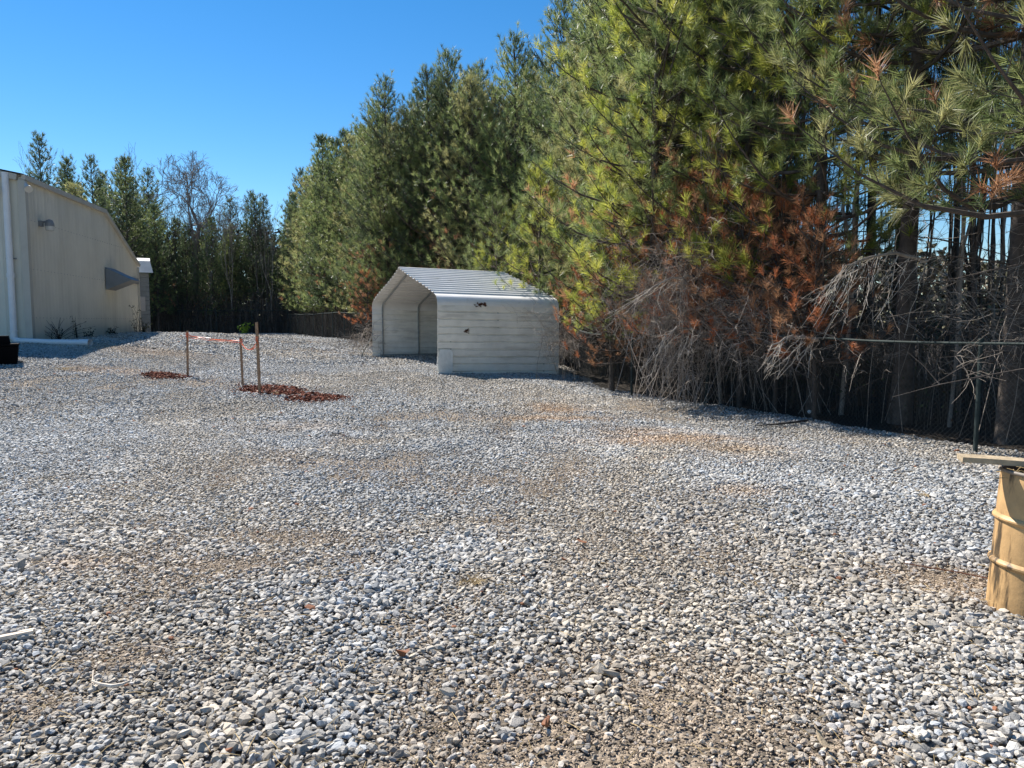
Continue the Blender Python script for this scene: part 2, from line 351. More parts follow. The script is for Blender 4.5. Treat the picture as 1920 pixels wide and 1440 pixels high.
def build_gravel():
    r = np.random.default_rng(3)
    parts = []
    for (y0, y1, sp, smin, smax, base) in ((2.1, 6.5, .0295, .012, .034, ico()), (6.5, 13, .036, .016, .032, ico()), (13, 26, .053, .025, .042, OCT), (26, 64, .10, .045, .07, OCT)):
        xm = .72*y1+1.8
        gx = np.arange(-xm, xm, sp); gy = np.arange(y0, y1, sp)
        X, Y = np.meshgrid(gx, gy); X = X.ravel(); Y = Y.ravel()
        X = X+r.uniform(-.5, .5, len(X))*sp; Y = Y+r.uniform(-.5, .5, len(Y))*sp
        k = (np.abs(X) < .72*Y+1.6) & (X < fx(Y)+.6*fbm(X, Y, 1, 60)+.1) & (Y < 62+1*vnoise(X, Y, 2, 3))
        rel = np.stack([X, Y], -1)-BC; u = rel@BU; w = rel@BN
        k &= ~((w < .15) & (u > -.1) & (u < 40)) ; k &= ~((w < -6) & (u > -2))
        X, Y = X[k], Y[k]
        tan, soil, oc = zone(X, Y); cm = clay_mask(X, Y)
        keep = r.random(len(X)) > .6*soil
        keep &= r.random(len(X)) > 1.15*cm
        X, Y, tan, soil, oc = X[keep], Y[keep], tan[keep], soil[keep], oc[keep]
        n = len(X)
        big = sstep(.45, .7, fbm(X, Y, .9, 70))
        size = (smin+(smax-smin)*r.random(n)**1.7)*(.85+.3*big)*(1-.35*soil-.12*tan)
        size *= np.where(r.random(n) > .985, 1.45, 1)
        grey = np.array([.43, .425, .41]); tanc = np.array([.475, .41, .325]); och = np.array([.52, .36, .22]); brn = np.array([.30, .21, .14])
        val = r.normal(1, .24, n)[:, None].clip(.45, 1.6)
        warm = np.clip(tan+r.normal(.1, .16, n), 0, 1)[:, None]
        c = grey*(1-warm)+tanc*warm
        o = np.clip(oc*(.8+.5*r.random(n)), 0, 1)[:, None]; c = c*(1-o)+och*o
        s2 = np.clip(soil*r.random(n)*.9, 0, 1)[:, None]; c = c*(1-s2)+brn*s2
        blue = (r.random(n) > .8)[:, None]*np.array([-.04, -.01, .03]); c = (c+blue)*val
        rr = (r.random(n) > .998)[:, None]; c = np.where(rr, np.array([.3, .13, .07]), c)
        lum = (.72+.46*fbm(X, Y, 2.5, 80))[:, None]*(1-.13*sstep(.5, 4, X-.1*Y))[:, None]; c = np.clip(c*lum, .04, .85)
        Z = g(X, Y)+size*.12+r.uniform(0, 1, n)*size*.55*(1-soil)
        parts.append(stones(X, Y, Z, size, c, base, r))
    # second scatter of fines in the bare patches near the camera
    n = 260000; Y = 2.1+7*r.random(n)**.8; X = r.uniform(-1, 1, n)*(.72*Y+1); tan, soil, oc = zone(X, Y)
    k = (soil+.35*tan > .28+.3*r.random(n)) & (X < fx(Y)); X, Y = X[k], Y[k]; n = len(X)
    size = r.uniform(.003, .011, n); c = np.array([.36, .28, .2])*r.uniform(.6, 1.5, n)[:, None]
    parts.append(stones(X, Y, g(X, Y)+.002, size, c, OCT, r))
    V = []; Fs = []; C = []; off = 0
    for v, f, c in parts: V.append(v); Fs.append(f+off); C.append(c); off += len(v)
    print('stones verts', off)
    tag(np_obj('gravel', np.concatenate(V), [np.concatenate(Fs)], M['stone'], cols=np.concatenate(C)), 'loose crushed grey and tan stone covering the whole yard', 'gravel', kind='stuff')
build_gravel()

# red clay piles
def build_clay(idx, name, label, n, seed):
    r = np.random.default_rng(seed)
    xs, ys = [], []
    while len(xs) < n:
        i = idx[r.integers(len(idx))]; cx, cy, rx, ry, a = CLAY[i]
        u, w = r.normal(0, .66, 2)*(1 if r.random() < .85 else 1.7); u *= rx; w *= ry
        x = cx+u*math.cos(a)-w*math.sin(a); y = cy+u*math.sin(a)+w*math.cos(a)
        xs.append(x); ys.append(y)
    x = np.array(xs); y = np.array(ys); m = clay_mask(x, y)
    size = (.02+.045*r.random(n)**2.2)*(.45+.6*m)
    c = np.array([.155, .055, .034])*r.uniform(.45, 1.6, n)[:, None]; c[r.random(n) > .93] = [.4, .3, .24]
    z = g(x, y)+.07*m*r.uniform(.2, 1, n)*(.5+vnoise(x, y, .4, 88))+size*.2
    v, f, cc = stones(x, y, z, size, c, ico(), r, tilt=.9, flat=(1, .9, .75))
    # soil body under the clods
    cx, cy = x.mean(), y.mean(); gr = np.linspace(-2.8, 2.8, 70); X, Y = np.meshgrid(gr+cx, gr+cy, indexing='ij'); X = X.ravel(); Y = Y.ravel()
    m = np.zeros_like(X)
    for i in idx:
        px, py, rx, ry, a = CLAY[i]; dx, dy = X-px, Y-py; ca, sa = math.cos(a), math.sin(a)
        m = np.maximum(m, np.exp(-(((dx*ca+dy*sa)/rx)**2+((-dx*sa+dy*ca)/ry)**2)**1.3))
    m2 = m*(.65+.7*fbm(X, Y, .35, 90)); Z = g(X, Y)-.02+.08*m2; ok = m2 > .3
    i = np.arange(69)[:, None]; j = np.arange(69)[None]
    q = np.stack([i*70+j, (i+1)*70+j, (i+1)*70+j+1, i*70+j+1], -1).reshape(-1, 4); q = q[ok[q].all(1)]
    V = np.concatenate([v, np.stack([X, Y, Z], -1)]); C = np.concatenate([cc, np.ones((4900, 1))*np.array([.14, .05, .03])])
    tag(np_obj(name, V, [f, q+len(v)], M['clay'], cols=C), label, 'dirt pile')
build_clay([0], 'clay_pile', 'small low pile of red clay beside the left thin stake', 800, 5)
build_clay([1, 2], 'clay_pile', 'long spread of red brown clay clods around the two right stakes', 3300, 6)

# ------------------------------------------------------------------ beige metal building on the left
def W(t, w, z):      # t along the receding wall, w outward from it (towards the yard), z up
    p = BC+BU*t+BN*w; return (p[0], p[1], z)
def build_building():
    gz = 1.02; ze = P(49, 330, 26.0)[2]; 
    t1 = 8.0; t2 = 12.7; z2 = 1.8+2.22*1.3
    root = empty('metal_building', W(0, 0, gz), 0, 'long beige ribbed metal building with low roof at the left edge', 'building')
    O = np.array(W(0, 0, gz))
    def rel(p): return np.array(p)-O
    def top(t): return ze if t <= t1 else ze+(z2-ze)*(t-t1)/(t2-t1)
    # receding wall with vertical ribs: profile repeated every 0.3 m
    m = MB(); prof = []
    t = 0
    while t < t2-.01:
        prof += [(t, 0), (t+.10, 0), (t+.125, .009), (t+.165, .009), (t+.19, 0)]; t += .3
    prof.append((t2, 0)); prof = [(a, b) for a, b in prof if a <= t2]
    ts = sorted(set([a for a, b in prof]+[t1])); d = dict(prof); wv = [d.get(a, 0) for a in ts]
    V = []; 
    for a, b in zip(ts, wv): V += [rel(W(a, b, gz-.6)), rel(W(a, b, top(a)-.05))]
    n = len(ts); i = np.arange(n-1); m.add(V, np.stack([2*i, 2*i+2, 2*i+3, 2*i+1], -1))
    m.build('side_wall', M['wallmetal'], root)
    m = MB()
    for zz in (.9, 2.6, 4.3):
        t = .21
        while t < t2-.3:
            if gz+zz < top(t)-.3: m.box(rel(W(t, .004, gz+zz)), (.022, .022, .022))
            t += .3
    tag(m.build('screw_rows', M['lampgrey'], root), kind='stuff')
    # front wall facing the yard entrance, rake rising to the left
    m = MB(); V = []; fl = 14.0; s = 0; pr = []
    while s < fl: pr += [(s, 0), (s+.10, 0), (s+.125, .012), (s+.165, .012), (s+.19, 0)]; s += .3
    def Wf(s, o, z): p = BC-BN*s-BU*o; return rel((p[0], p[1], z))
    for a, b in pr: V += [Wf(a, b, gz-.8), Wf(a, b, ze-.05+a*.19)]
    n = len(pr); i = np.arange(n-1); m.add(V, np.stack([2*i+2, 2*i, 2*i+1, 2*i+3], -1))
    m.build('front_wall', M['wallmetal'], root)
    # far end wall and roof sheets
    m = MB(); V = [rel(W(t2, 0, gz-.6)), rel(W(t2, 0, z2-.05)), rel(W(t2, -14, z2-.05)), rel(W(t2, -14, gz-.6))]; m.add(V, np.array([[0, 1, 2, 3]])); m.build('end_wall', M['wallmetal'], root)
    m = MB()
    for zz in (0, .06):
        V = [rel(W(-.15, .08, ze+zz)), rel(W(t1, .08, ze+zz)), rel(W(t1, -14, ze+zz+14*.19)), rel(W(-.15, -14, ze+zz+14*.19)),
             rel(W(t2+.15, .08, z2+zz)), rel(W(t2+.15, -14, z2+zz+14*.19))]
        m.add(V, np.array([[0, 1, 2, 3], [1, 4, 5, 2]]))
    m.build('roof', M['roofmetal'], root)
    # eave trim, rake trim, corner trim
    def bar(m, a, b, w, h):
        a = np.array(a); b = np.array(b); d = b-a; L = np.linalg.norm(d); d /= L; sd = np.cross(d, [0, 0, 1.]); sd /= np.linalg.norm(sd); up = np.cross(sd, d)
        q = []
        for l in (0, L):
            for x in (-w/2, w/2):
                for z in (-h/2, h/2): q.append(a+d*l+sd*x+up*z)
        m.add(q, np.array([[0, 1, 3, 2], [4, 6, 7, 5], [0, 4, 5, 1], [2, 3, 7, 6], [0, 2, 6, 4], [1, 5, 7, 3]]))
    m = MB(); bar(m, rel(W(-.1, .07, ze-.05)), rel(W(t1, .07, ze-.05)), .12, .17); bar(m, rel(W(t1, .07, ze-.05)), rel(W(t2+.1, .07, z2-.05)), .12, .15)
    m.build('eave_trim', M['trim'], root)
    m = MB(); bar(m, Wf(0.12, .09, ze-.06), Wf(14, .09, ze-.06+13.9*.19), .14, .2); m.build('rake_trim', M['trim'], root)
    m = MB(); m.box(rel(W(.0, .0, (gz-.6+ze-.15)/2)), (.22, .22, ze-.15-gz+.6), math.atan2(BU[1], BU[0])); m.build('corner_trim', M['trim'], root)
    m = MB(); m.box(rel(W(t2, .0, (gz-.6+z2-.15)/2)), (.14, .14, z2-.15-gz+.6), math.atan2(BU[1], BU[0])); m.build('corner_trim', M['trim'], root)
    # downpipe on the front wall with elbow and long outlet pipe on the ground
    def px_s(px): # distance along the front wall seen at column px
        k = (px-960)/F; A = BC; b = -BN
        return (k*A[1]-A[0])/(b[0]-k*b[1])
    s = px_s(32); dp = []
    base = Wf(s, .16, gz+.02); topp = Wf(s, .16, ze-.02+s*.19)
    m = MB(); m.tube([topp, base+(0, 0, .25)], .105, 14); e = G(168, 650)-O
    p0 = base+np.array([0, 0, .10])
    m.tube([base+(0, 0, .45), base+(0, 0, .40)], .125, 14); m.tube([base+(0, 0, 2.4), base+(0, 0, 2.25)], .125, 14)
    e = np.array([e[0], e[1], float(g(e[0]+O[0], e[1]+O[1]))-O[2]+.12]); 
    m.tube([base+(0, 0, .3), base+(.0, 0, .2), base+(.06, 0, .11), base+(.2, 0, .09)], .112, 14); m.build('downpipe', M['pvc'], root, smooth=False)
    m = MB(); m.tube([base+(.2, 0, .09), (base+e)/2+np.array([0, 0, .03]), e], .1, 14, cap=False); m.tube([e-(e-base)*.12+np.array([0, 0, .01]), e+(e-base)*.01], .112, 14, cap=False); m.build('outlet_pipe', M['pvc'], root)
    m = MB(); m.box(base+np.array([0, .08, 2.9]), (.34, .05, .04)); m.build('pipe_strap', M['lampgrey'], root)
    # wall lamp, two floodlights, vent
    def tpx(px): k = (px-960)/F; return (BC[0]-k*BC[1])/(k*BU[1]-BU[0])
    t = tpx(86); z = P(86, 421, BC[1]+BU[1]*t)[2]
    m = MB(); m.box(rel(W(t, .06, z+.03)), (.16, .12, .2), math.atan2(BU[1], BU[0])); m.tube([rel(W(t, .1, z+.08)), rel(W(t, .3, z+.12))], .04, 8)
    m.lathe([(.02, .25), (.10, .22), (.15, .1), (.16, .0)], rel(W(t, .34, z-.06)), 14); m.build('wall_lamp', M['lampgrey'], root)
    m = MB(); m.lathe([(.155, .0), (.13, -.14), (.05, -.17), (0.0, -.17)], rel(W(t, .34, z-.06)), 14); m.build('lamp_lens', M['lampglass'], root.children[-1])
    for nm, pos, d in (('flood_lamp', rel(W(tpx(58), .10, P(58, 345, BC[1]+BU[1]*tpx(58))[2])), np.array([.25, -.2, -.22])), ('flood_lamp', Wf(px_s(1), .2, P(1, 345, 25)[2]+.1), np.array([.3, -.15, -.28]))):
        m = MB(); d = d/np.linalg.norm(d); m.tube([pos-d*.02, pos+d*.18, pos+d*.30, pos+d*.36], [.05, .07, .12, .13], 12); m.box(pos+np.array([-.02, 0, .03]), (.1, .12, .12)); f = m.build(nm, M['lampglass'], root)
    t = tpx(257); z = P(257, 527, BC[1]+BU[1]*t)[2]
    m = MB(); m.box(rel(W(t, .05, z)), (.9, .1, .28), math.atan2(BU[1], BU[0])); m.build('wall_vent', M['lampgrey'], root)
    # triangular door hood
    t = tpx(203); Y = BC[1]+BU[1]*t; zt = P(203, 501, Y)[2]; zb = P(203, 543, Y)[2]; zm = P(246, 524, Y)[2]
    m = MB(); a = [rel(W(t, .03, zt)), rel(W(t, 1.12, zm)), rel(W(t, .03, zb))]; b = [rel(W(t+1.3, .03, zt)), rel(W(t+1.3, 1.12, zm)), rel(W(t+1.3, .03, zb))]
    m.add(a+b, [np.array([[0, 2, 1], [3, 4, 5]]), np.array([[0, 1, 4, 3], [1, 2, 5, 4]])]); m.build('door_hood', M['greymetal'], root)
    return ze, z2, gz, t2
ZE, Z2, GZ, T2 = build_building()

# small grey shed behind
def build_shed():
    Y = 47.0; a = P(259, 520, Y); b = P(279, 520, Y); z0 = float(g(a[0], Y, False))
    root = empty('grey_shed', (b[0], Y, z0), R(26), 'small grey sided shed with pale roof behind the beige building', 'shed')
    zt = P(270, 512, Y)[2]-z0; zr = P(270, 490, Y)[2]-z0
    m = MB(); n = 14; h = zt/n
    for i in range(n): m.box((-1.6, 1.5-.01*(i % 2), h*(i+.5)), (3.2, 3.0, h*.96))
    m.build('wall', M['siding'], root)
    m = MB(); m.add([(-3.3, -.3, zr), (.1, -.3, zr), (.25, -.45, zt), (-3.3, -.45, zt), (-3.3, 1.5, zr+.3), (.1, 1.5, zr+.3)], np.array([[3, 2, 1, 0], [0, 1, 5, 4]])); m.build('roof', M['roofmetal'], root)
    m = MB(); m.box((-.5, .0-.02, 2.1), (.5, .06, .9)); m.build('window', M['lampgrey'], root)
build_shed()

# ------------------------------------------------------------------ carport
def build_carport():
    RF = P(821, 700, 22.3); LF = P(699, 669, 31.2)
    o = np.array([RF[0], RF[1], 0.0]); wv = np.array([LF[0]-RF[0], LF[1]-RF[1]]); Wd = np.linalg.norm(wv); wv /= Wd
    uv = np.array([wv[1], -wv[0]]); zR = RF[2]; zL = LF[2]
    Ln = 4.0
    root = empty('metal_carport', (o[0], o[1], zR), 0, 'open fronted white metal carport with ribbed roof and rust holes in its side', 'carport')
    ze = P(820, 553, 22.3)[2]-zR; zp = P(752, 502, (RF[1]+LF[1])/2)[2]-zR
    zLb = zL-zR
    def C(w, l, z): p = wv*w+uv*l; return np.array([p[0], p[1], z-.02*l])
    rr = .32
    # cross-section (w,z) of sheet; ribs are small ridges running along the length
    def section(off=0.0):
        pts = []
        k = math.atan2(zp-ze, Wd/2)
        # right wall from the ground up
        def wall(x, z0, z1, sgn, rev=False):
            out = []; z = z1
            while z > z0+.02:
                out.append((x, z)); out.append((x, z-.17)); out.append((x-sgn*.034, z-.182)); out.append((x-sgn*.034, z-.208)); z -= .225
                if z > z0+.02: out.append((x, z+.005))
            out = [p for p in out if p[1] > z0]; out.append((x, z0)); return out
        rw = wall(0, -.38, ze-rr*.9, -1)[::-1]
        pts += [(p[0], p[1]) for p in rw]
        tr = ze-rr*.9
        # corner bend
        for i in range(1, 7):
            a = (math.pi/2-k)*i/6
            pts.append((rr*(1-math.cos(a)), tr+rr*math.sin(a)))
        x0, z0 = pts[-1]; x1, z1 = Wd/2, zp
        n = int(math.hypot(x1-x0, z1-z0)/.36); nx, nz = -(z1-z0), (x1-x0); l = math.hypot(nx, nz); nx /= l; nz /= l
        for i in range(n):
            for f, h in ((.45, 0), (.6, .045), (.8, .045), (.97, 0)):
                q = (i+f)/n; pts.append((x0+(x1-x0)*q+nx*h, z0+(z1-z0)*q+nz*h))
        pts.append((x1, z1))
        left = [(Wd-a, b) for a, b in pts[:-1]][::-1]
        return pts+left
    sec = section(); n = len(sec)
    iw = [i for i, (a, b) in enumerate(sec) if a < .001+.03 and b <= ze-rr*.85]
    i1 = max(iw); i2 = n-1-i1
    ls = [0, .5, 1, 1.5, 2, 2.5, 3, 3.5, Ln]
    def sheet(name, a, b, matn):
        m = MB()
        for th in (0, 1):
            V = []
            for l in ls:
                for i in range(a, b+1):
                    w, z = sec[i]; 
                    s = (w-Wd/2)/(Wd/2)
                    w2 = w-(.004*th if w > Wd/2 else -.004*th); z2 = z-.004*th
                    bend = .025*math.sin(l*2.3+z*1.7)*(1 if z < ze-.4 else 0)
                    if w < .1 and z < .55 and l < .3: bend += .09*(1-abs(z-.3)/.3) if z > 0 else 0
                    V.append(C(w2+bend, l+(.03*math.sin(w*1.3) if l == 0 else 0), z2))
            k = b-a+1; i = np.arange(len(ls)-1)[:, None]; j = np.arange(k-1)[None]
            q = np.stack([i*k+j, i*k+j+1, (i+1)*k+j+1, (i+1)*k+j], -1).reshape(-1, 4); m.add(V, q if th == 0 else q[:, ::-1])
        return m.build(name, M[matn], root)
    sheet('side_wall', 0, i1, 'carport'); roof = sheet('roof', i1, i2, 'carportin'); sheet('side_wall', i2, n-1, 'carport')
    # bent tube hoops
    for l in (.42, 1.95, 3.5):
        k = math.atan2(zp-ze, Wd/2); m = MB(); b = .07
        pts = [(b, -.2), (b, ze-rr*.9-.1)]+[(b+rr*.9*(1-math.cos((math.pi/2-k)*i/5)), ze-rr*.9+rr*.8*math.sin((math.pi/2-k)*i/5)) for i in range(1, 6)]+[(Wd/2, zp-.08)]
        pts = pts+[(Wd-x, z) for x, z in pts[:-1]][::-1]
        pts[-1] = (pts[-1][0], zLb-.15)
        m.tube([C(x, l, z) for x, z in pts], .032, 6, cap=False); m.build('frame_hoop', M['galv'], root)
    for w, z in ((.07, .1), (Wd-.07, zLb+.12)):
        m = MB(); m.box(tuple((C(w, .3, z)+C(w, Ln, z))/2), (Ln-.3, .05, .05), math.atan2(uv[1], uv[0])); m.build('base_rail', M['galv'], root)
    # pale patch sheet at the front right corner, rust holes, leaning brace at the left front
    m = MB(); V = [C(-.05, .02, -.05), C(-.05, .44, -.12), C(-.05, .46, .62), C(-.05, .38, .72), C(-.07, .06, .72), C(-.11, -.04, .3)]
    m.add(V, np.array([[0, 1, 2, 3, 4, 5]])); m.build('patch_panel', M['clearpatch'], root)
    r = np.random.default_rng(4)
    def hole(px, py, sx, sz, k):
        q = (px-821)/(1044-821)*Ln; zz = P(px, py, 22.4+.3*q)[2]-zR+.02*q
        m = MB()
        for _ in range(k):
            a = r.normal(0, .5, 2)*[sx, sz]; an = np.sort(r.random(9)*2*math.pi); rad = (r.uniform(.25, 1, 9))*min(sx, sz)*.55
            V = [C(-.034-.001*(_ % 5), q+a[0]+rad[i]*1.5*math.cos(an[i]), zz+a[1]+rad[i]*math.sin(an[i])) for i in range(9)]
            m.add(V, np.arange(9)[None])
        m.build('rust_hole', M['rust'], root)
    hole(898, 571, .17, .075, 22); hole(872, 620, .10, .05, 22)
    m = MB(); m.tube([C(Wd+.02, 0, 1.0+zLb), C(Wd+.02, -.02, .85+zLb), C(Wd+1.0, -.3, zLb-.02)], .03, 6); m.build('corner_brace', M['galv'], root)
build_carport()

# ------------------------------------------------------------------ stakes and tape
def build_stakes():
    tops = {}
    for (bx, by, tx, ty, w, lab, key) in ((352, 706, 351, 620, .05, 'thin wooden stake beside the small clay pile, leftmost of three', 'a'),
                                     (455, 722, 451, 632, .05, 'shortest wooden stake, middle one of three, at edge of clay', 'b'),
                                     (487, 738, 481, 604, .06, 'tallest wooden stake, rightmost of three, standing in the clay', 'c')):
        p = G(bx, by); t = P(tx, ty, p[1]); h = t[2]-p[2]
        root = empty('wooden_stake', (p[0], p[1], p[2]), 0, lab, 'stake', 'wooden stakes marking the clay')
        lean = (t[0]-p[0])/h; m = MB(); n = 6
        V = []
        for i in range(n+1):
            z = -.25+(h+.25)*i/n; ww = w*(1+.03*math.sin(i*2.1+bx)); x = lean*z
            for a, b in ((-1, -1), (1, -1), (1, 1), (-1, 1)): V.append((x+a*ww/2, b*ww*.35, z+(.008*a if i == n else 0)))
        i = np.arange(n)[:, None]; j = np.arange(4)[None]; j2 = (j+1) % 4
        m.add(V, [np.stack([i*4+j, i*4+j2, (i+1)*4+j2, (i+1)*4+j], -1).reshape(-1, 4), np.array([[n*4, n*4+1, n*4+2, n*4+3]])])
        m.build('post', M['stake'], root)
        tops[key] = (np.array(p), h, lean, root)
    def tapestrip(pts, w, tw):
        m = MB(); pts = np.asarray(pts); V = []
        for i, p in enumerate(pts):
            a = tw*i; V += [p+np.array([0, math.sin(a)*w/2, math.cos(a)*w/2]), p-np.array([0, math.sin(a)*w/2, math.cos(a)*w/2])]
        i = np.arange(len(pts)-1); m.add(V, np.stack([2*i, 2*i+1, 2*i+3, 2*i+2], -1)); return m
    def sag(a, b, s, n=14):
        a = np.array(a); b = np.array(b); return [a+(b-a)*t-np.array([0, 0, s*4*t*(1-t)]) for t in np.linspace(0, 1, n)]
    Ya, Yb, Yc = tops['a'][0][1], tops['b'][0][1], tops['c'][0][1]
    A = P(354, 629, Ya-.04); B = P(450, 638, Yb-.05); Cc = P(482, 640, Yc-.05); B2 = P(452, 641, Yb-.05)
    r = empty('marking_tape', tuple(A), 0, 'orange plastic flagging tape strung between the three wooden stakes', 'tape')
    def sh(l): return [np.array(p)-A for p in l]
    tapestrip(sh(sag(A, B, .04)), .028, .35).build('strand', M['tape'], r)
    tapestrip(sh(sag(A+(0, 0, .03), A+(B-A)*.45+(0, 0, -.01), .01)), .02, .1).build('strand', M['tapew'], r)
    tapestrip(sh(sag(A-(0, 0, .06), B-(0, 0, .05), .02)), .015, .5).build('strand', M['tape'], r)
    tapestrip(sh(sag(B2, Cc, .20)), .03, .3).build('strand', M['tape'], r)
    tapestrip(sh(sag(B2-(0, 0, .03), Cc-(0, 0, .1), .13)), .018, .6).build('strand', M['tape'], r)
    for key, zpx, py in (('a', Ya, 628), ('b', Yb, 640), ('c', Yc, 636)):
        p, h, lean, _ = tops[key]; px = {'a': 351, 'b': 452, 'c': 482}[key]; q = P(px, py, p[1]); m = MB()
        for k in range(3): m.box(q-A+np.array([0, 0, (-.04+.045*k)]), (.062, .05, .02), 0)
        m.build('knot', M['tape'], r)
        q2 = q-A; tapestrip([q2+np.array([.0+.01*i, -.04, -.035*i]) for i in range(6 if key != 'c' else 8)], .035, .4).build('tail', M['tapew' if key == 'b' else 'tape'], r)
build_stakes()

# ------------------------------------------------------------------ drum with plank
def build_drum():
    c = G(1950, 1140); c = np.array([c[0], c[1], float(g(c[0], c[1]))-.03]); h = .9; r0 = .292
    root = empty('steel_drum', tuple(c), 0, 'rust stained tan steel drum at the right edge under a plank', 'drum')
    m = MB(); prof = [(r0-.01, 0), (r0, .012)]
    root.rotation_euler = (0, R(3.2), 0)
    def rib(z): return [(r0, z-.024), (r0+.010, z-.016), (r0+.018, z-.005), (r0+.018, z+.005), (r0+.010, z+.016), (r0, z+.024)]
    prof += rib(.32)+rib(.60)+[(r0, h-.05), (r0-.004, h-.012)]
    m.lathe(prof, (0, 0, 0), 120); b = m.build('body', M['drum'], root)
    m = MB(); pts = [(.0, 0)]
    an = np.linspace(0, 2*math.pi, 50); m.tube([(math.cos(a)*(r0+.002), math.sin(a)*(r0+.002), h) for a in an], .0125, 8, cap=False); m.build('rim', M['drumrim'], root, smooth=True)
    m = MB(); m.lathe([(r0-.012, h), (r0-.012, h-.10), (.0, h-.12)], (0, 0, 0), 40); m.build('inner_lining', M['darkin'], root)
    # straw and dead vine in the open top
    rr = np.random.default_rng(12); m = MB()
    for _ in range(110):
        a = rr.random()*6.28; q = rr.random()**.5*.24; p = np.array([math.cos(a)*q, math.sin(a)*q, h-.06+.03*rr.random()]); d = rr.normal(0, 1, 3); d[2] = abs(d[2])*.35; d /= np.linalg.norm(d)
        L = rr.uniform(.06, .2); m.tube([p, p+d*L*.5+(0, 0, .01), p+d*L], .0022, 4, cap=False)
    tag(m.build('straw_debris', M['straw']), 'dry straw and needles lying in the open top of the drum', 'straw', kind='stuff').location = tuple(c); bpy.data.objects['straw_debris'].rotation_euler = (0, R(3.2), 0)
    # thin vine down the outside
    m = MB()
    for a0, z0, L in ((3.75, .66, 7), (4.1, .72, 8), (4.3, .68, 5)):
        pts = []; a = a0; z = z0+.02
        for i in range(L): pts.append((math.cos(a)*(r0+.02), math.sin(a)*(r0+.02), z)); a += .09*rr.uniform(.6, 1.4); z += rr.uniform(-.05, .02) if i > 1 else .015
        m.tube(pts, [.003]*len(pts), 4)
    tag(m.build('dead_vine', M['stick']), 'thin dead vine clinging to the side of the tan drum', 'vine').location = tuple(c); bpy.data.objects['dead_vine'].rotation_euler = (0, R(3.2), 0)
    # plank
    a = P(1800, 853, c[1]+.12); z = c[2]+h+.035
    L = 1.5; rt = empty('wooden_plank', (a[0], a[1], z), R(-13), 'weathered grey brown board laid across the open top of the drum', 'plank')
    m = MB(); n = 10; V = []
    for i in range(n+1):
        x = L*i/n; w = .07+.006*math.sin(i*1.3)
        for yy, zz in ((-w, 0), (w, 0), (w, .034), (-w, .034)): V.append((x+(rr.uniform(-.012, .012) if i in (0, n) else 0), yy, zz-.045*x+.028+.004*math.sin(i)))
    i = np.arange(n)[:, None]; j = np.arange(4)[None]; j2 = (j+1) % 4
    m.add(V, [np.stack([i*4+j, (i+1)*4+j, (i+1)*4+j2, i*4+j2], -1).reshape(-1, 4), np.array([[0, 1, 2, 3], [n*4+3, n*4+2, n*4+1, n*4]])]); m.build('board', M['plank'], rt)
build_drum()

# ------------------------------------------------------------------ black bins by the downpipe
def build_bins():
    p = G(6, 686); root = empty('black_bin', tuple(p), R(32), 'black plastic bin with raised lid in shade beside the downpipe', 'bin')
    k = p[1]/F
    def taper(m, x0, x1, y0, y1, z0, z1, t):
        V = [(x0+t, y0+t, z0), (x1-t, y0+t, z0), (x1-t, y1-t, z0), (x0+t, y1-t, z0), (x0, y0, z1), (x1, y0, z1), (x1, y1, z1), (x0, y1, z1)]
        m.add(V, np.array([[0, 3, 2, 1], [4, 5, 6, 7], [0, 1, 5, 4], [1, 2, 6, 5], [2, 3, 7, 6], [3, 0, 4, 7]]))
    m = MB(); taper(m, -1.2, 25*k, 0, .8, -.05, 36*k, .05); m.build('body', M['black'], root)
    m = MB(); m.box((-.6+13*k, .4, 39*k), (1.2+26*k, .84, 4*k)); taper(m, -1.2, 10*k, .1, .7, 41.01*k, 56*k, -.03); m.build('lid', M['black'], root)
build_bins()

# ================================================================== VEGETATION
def nrm(a): return a/(np.linalg.norm(a, axis=-1, keepdims=True)+1e-9)
def needles(T, A, r, n, ln, wd, col, spread=(8, 60), back=.2):
    """T tuft tips (M,3), A axes (M,3); n thin triangles each"""
    Mn = len(T); A = nrm(A)
    ref = np.where(np.abs(A[:, 2:3]) < .9, np.array([[0, 0, 1.]]), np.array([[1., 0, 0]]))
    U = nrm(np.cross(A, ref)); Vv = np.cross(A, U)
    ph = r.random((Mn, n))*2*math.pi; th = np.radians(r.uniform(spread[0], spread[1], (Mn, n)))
    D = A[:, None]*np.cos(th)[..., None]+(U[:, None]*np.cos(ph)[..., None]+Vv[:, None]*np.sin(ph)[..., None])*np.sin(th)[..., None]
    D[..., 2] -= .16*r.random((Mn, n))+.04; D = nrm(D)
    B = T[:, None]-A[:, None]*(r.random((Mn, n))*back)[..., None]
    l = ln*r.uniform(.7, 1.15, (Mn, n))[..., None]
    sd = nrm(np.cross(D, r.normal(0, 1, (Mn, n, 3))))*wd/2
    V = np.stack([B-sd, B+sd, B+D*l], 2).reshape(-1, 3)
    Fs = np.arange(Mn*n*3).reshape(-1, 3)
    c = np.repeat(col, n, 0)*r.uniform(.8, 1.22, (Mn*n, 1)); C = np.repeat(c, 3, 0)
    return V, Fs, C
PAL = {'dark': ((.075, .115, .055), (.145, .185, .09)), 'mid': ((.15, .21, .075), (.32, .36, .14)), 'lime': ((.29, .35, .06), (.55, .54, .12)),
       'olive': ((.24, .255, .10), (.44, .42, .19)), 'brown': ((.34, .16, .085), (.55, .31, .17)), 'rust': ((.42, .14, .06), (.62, .26, .12))}
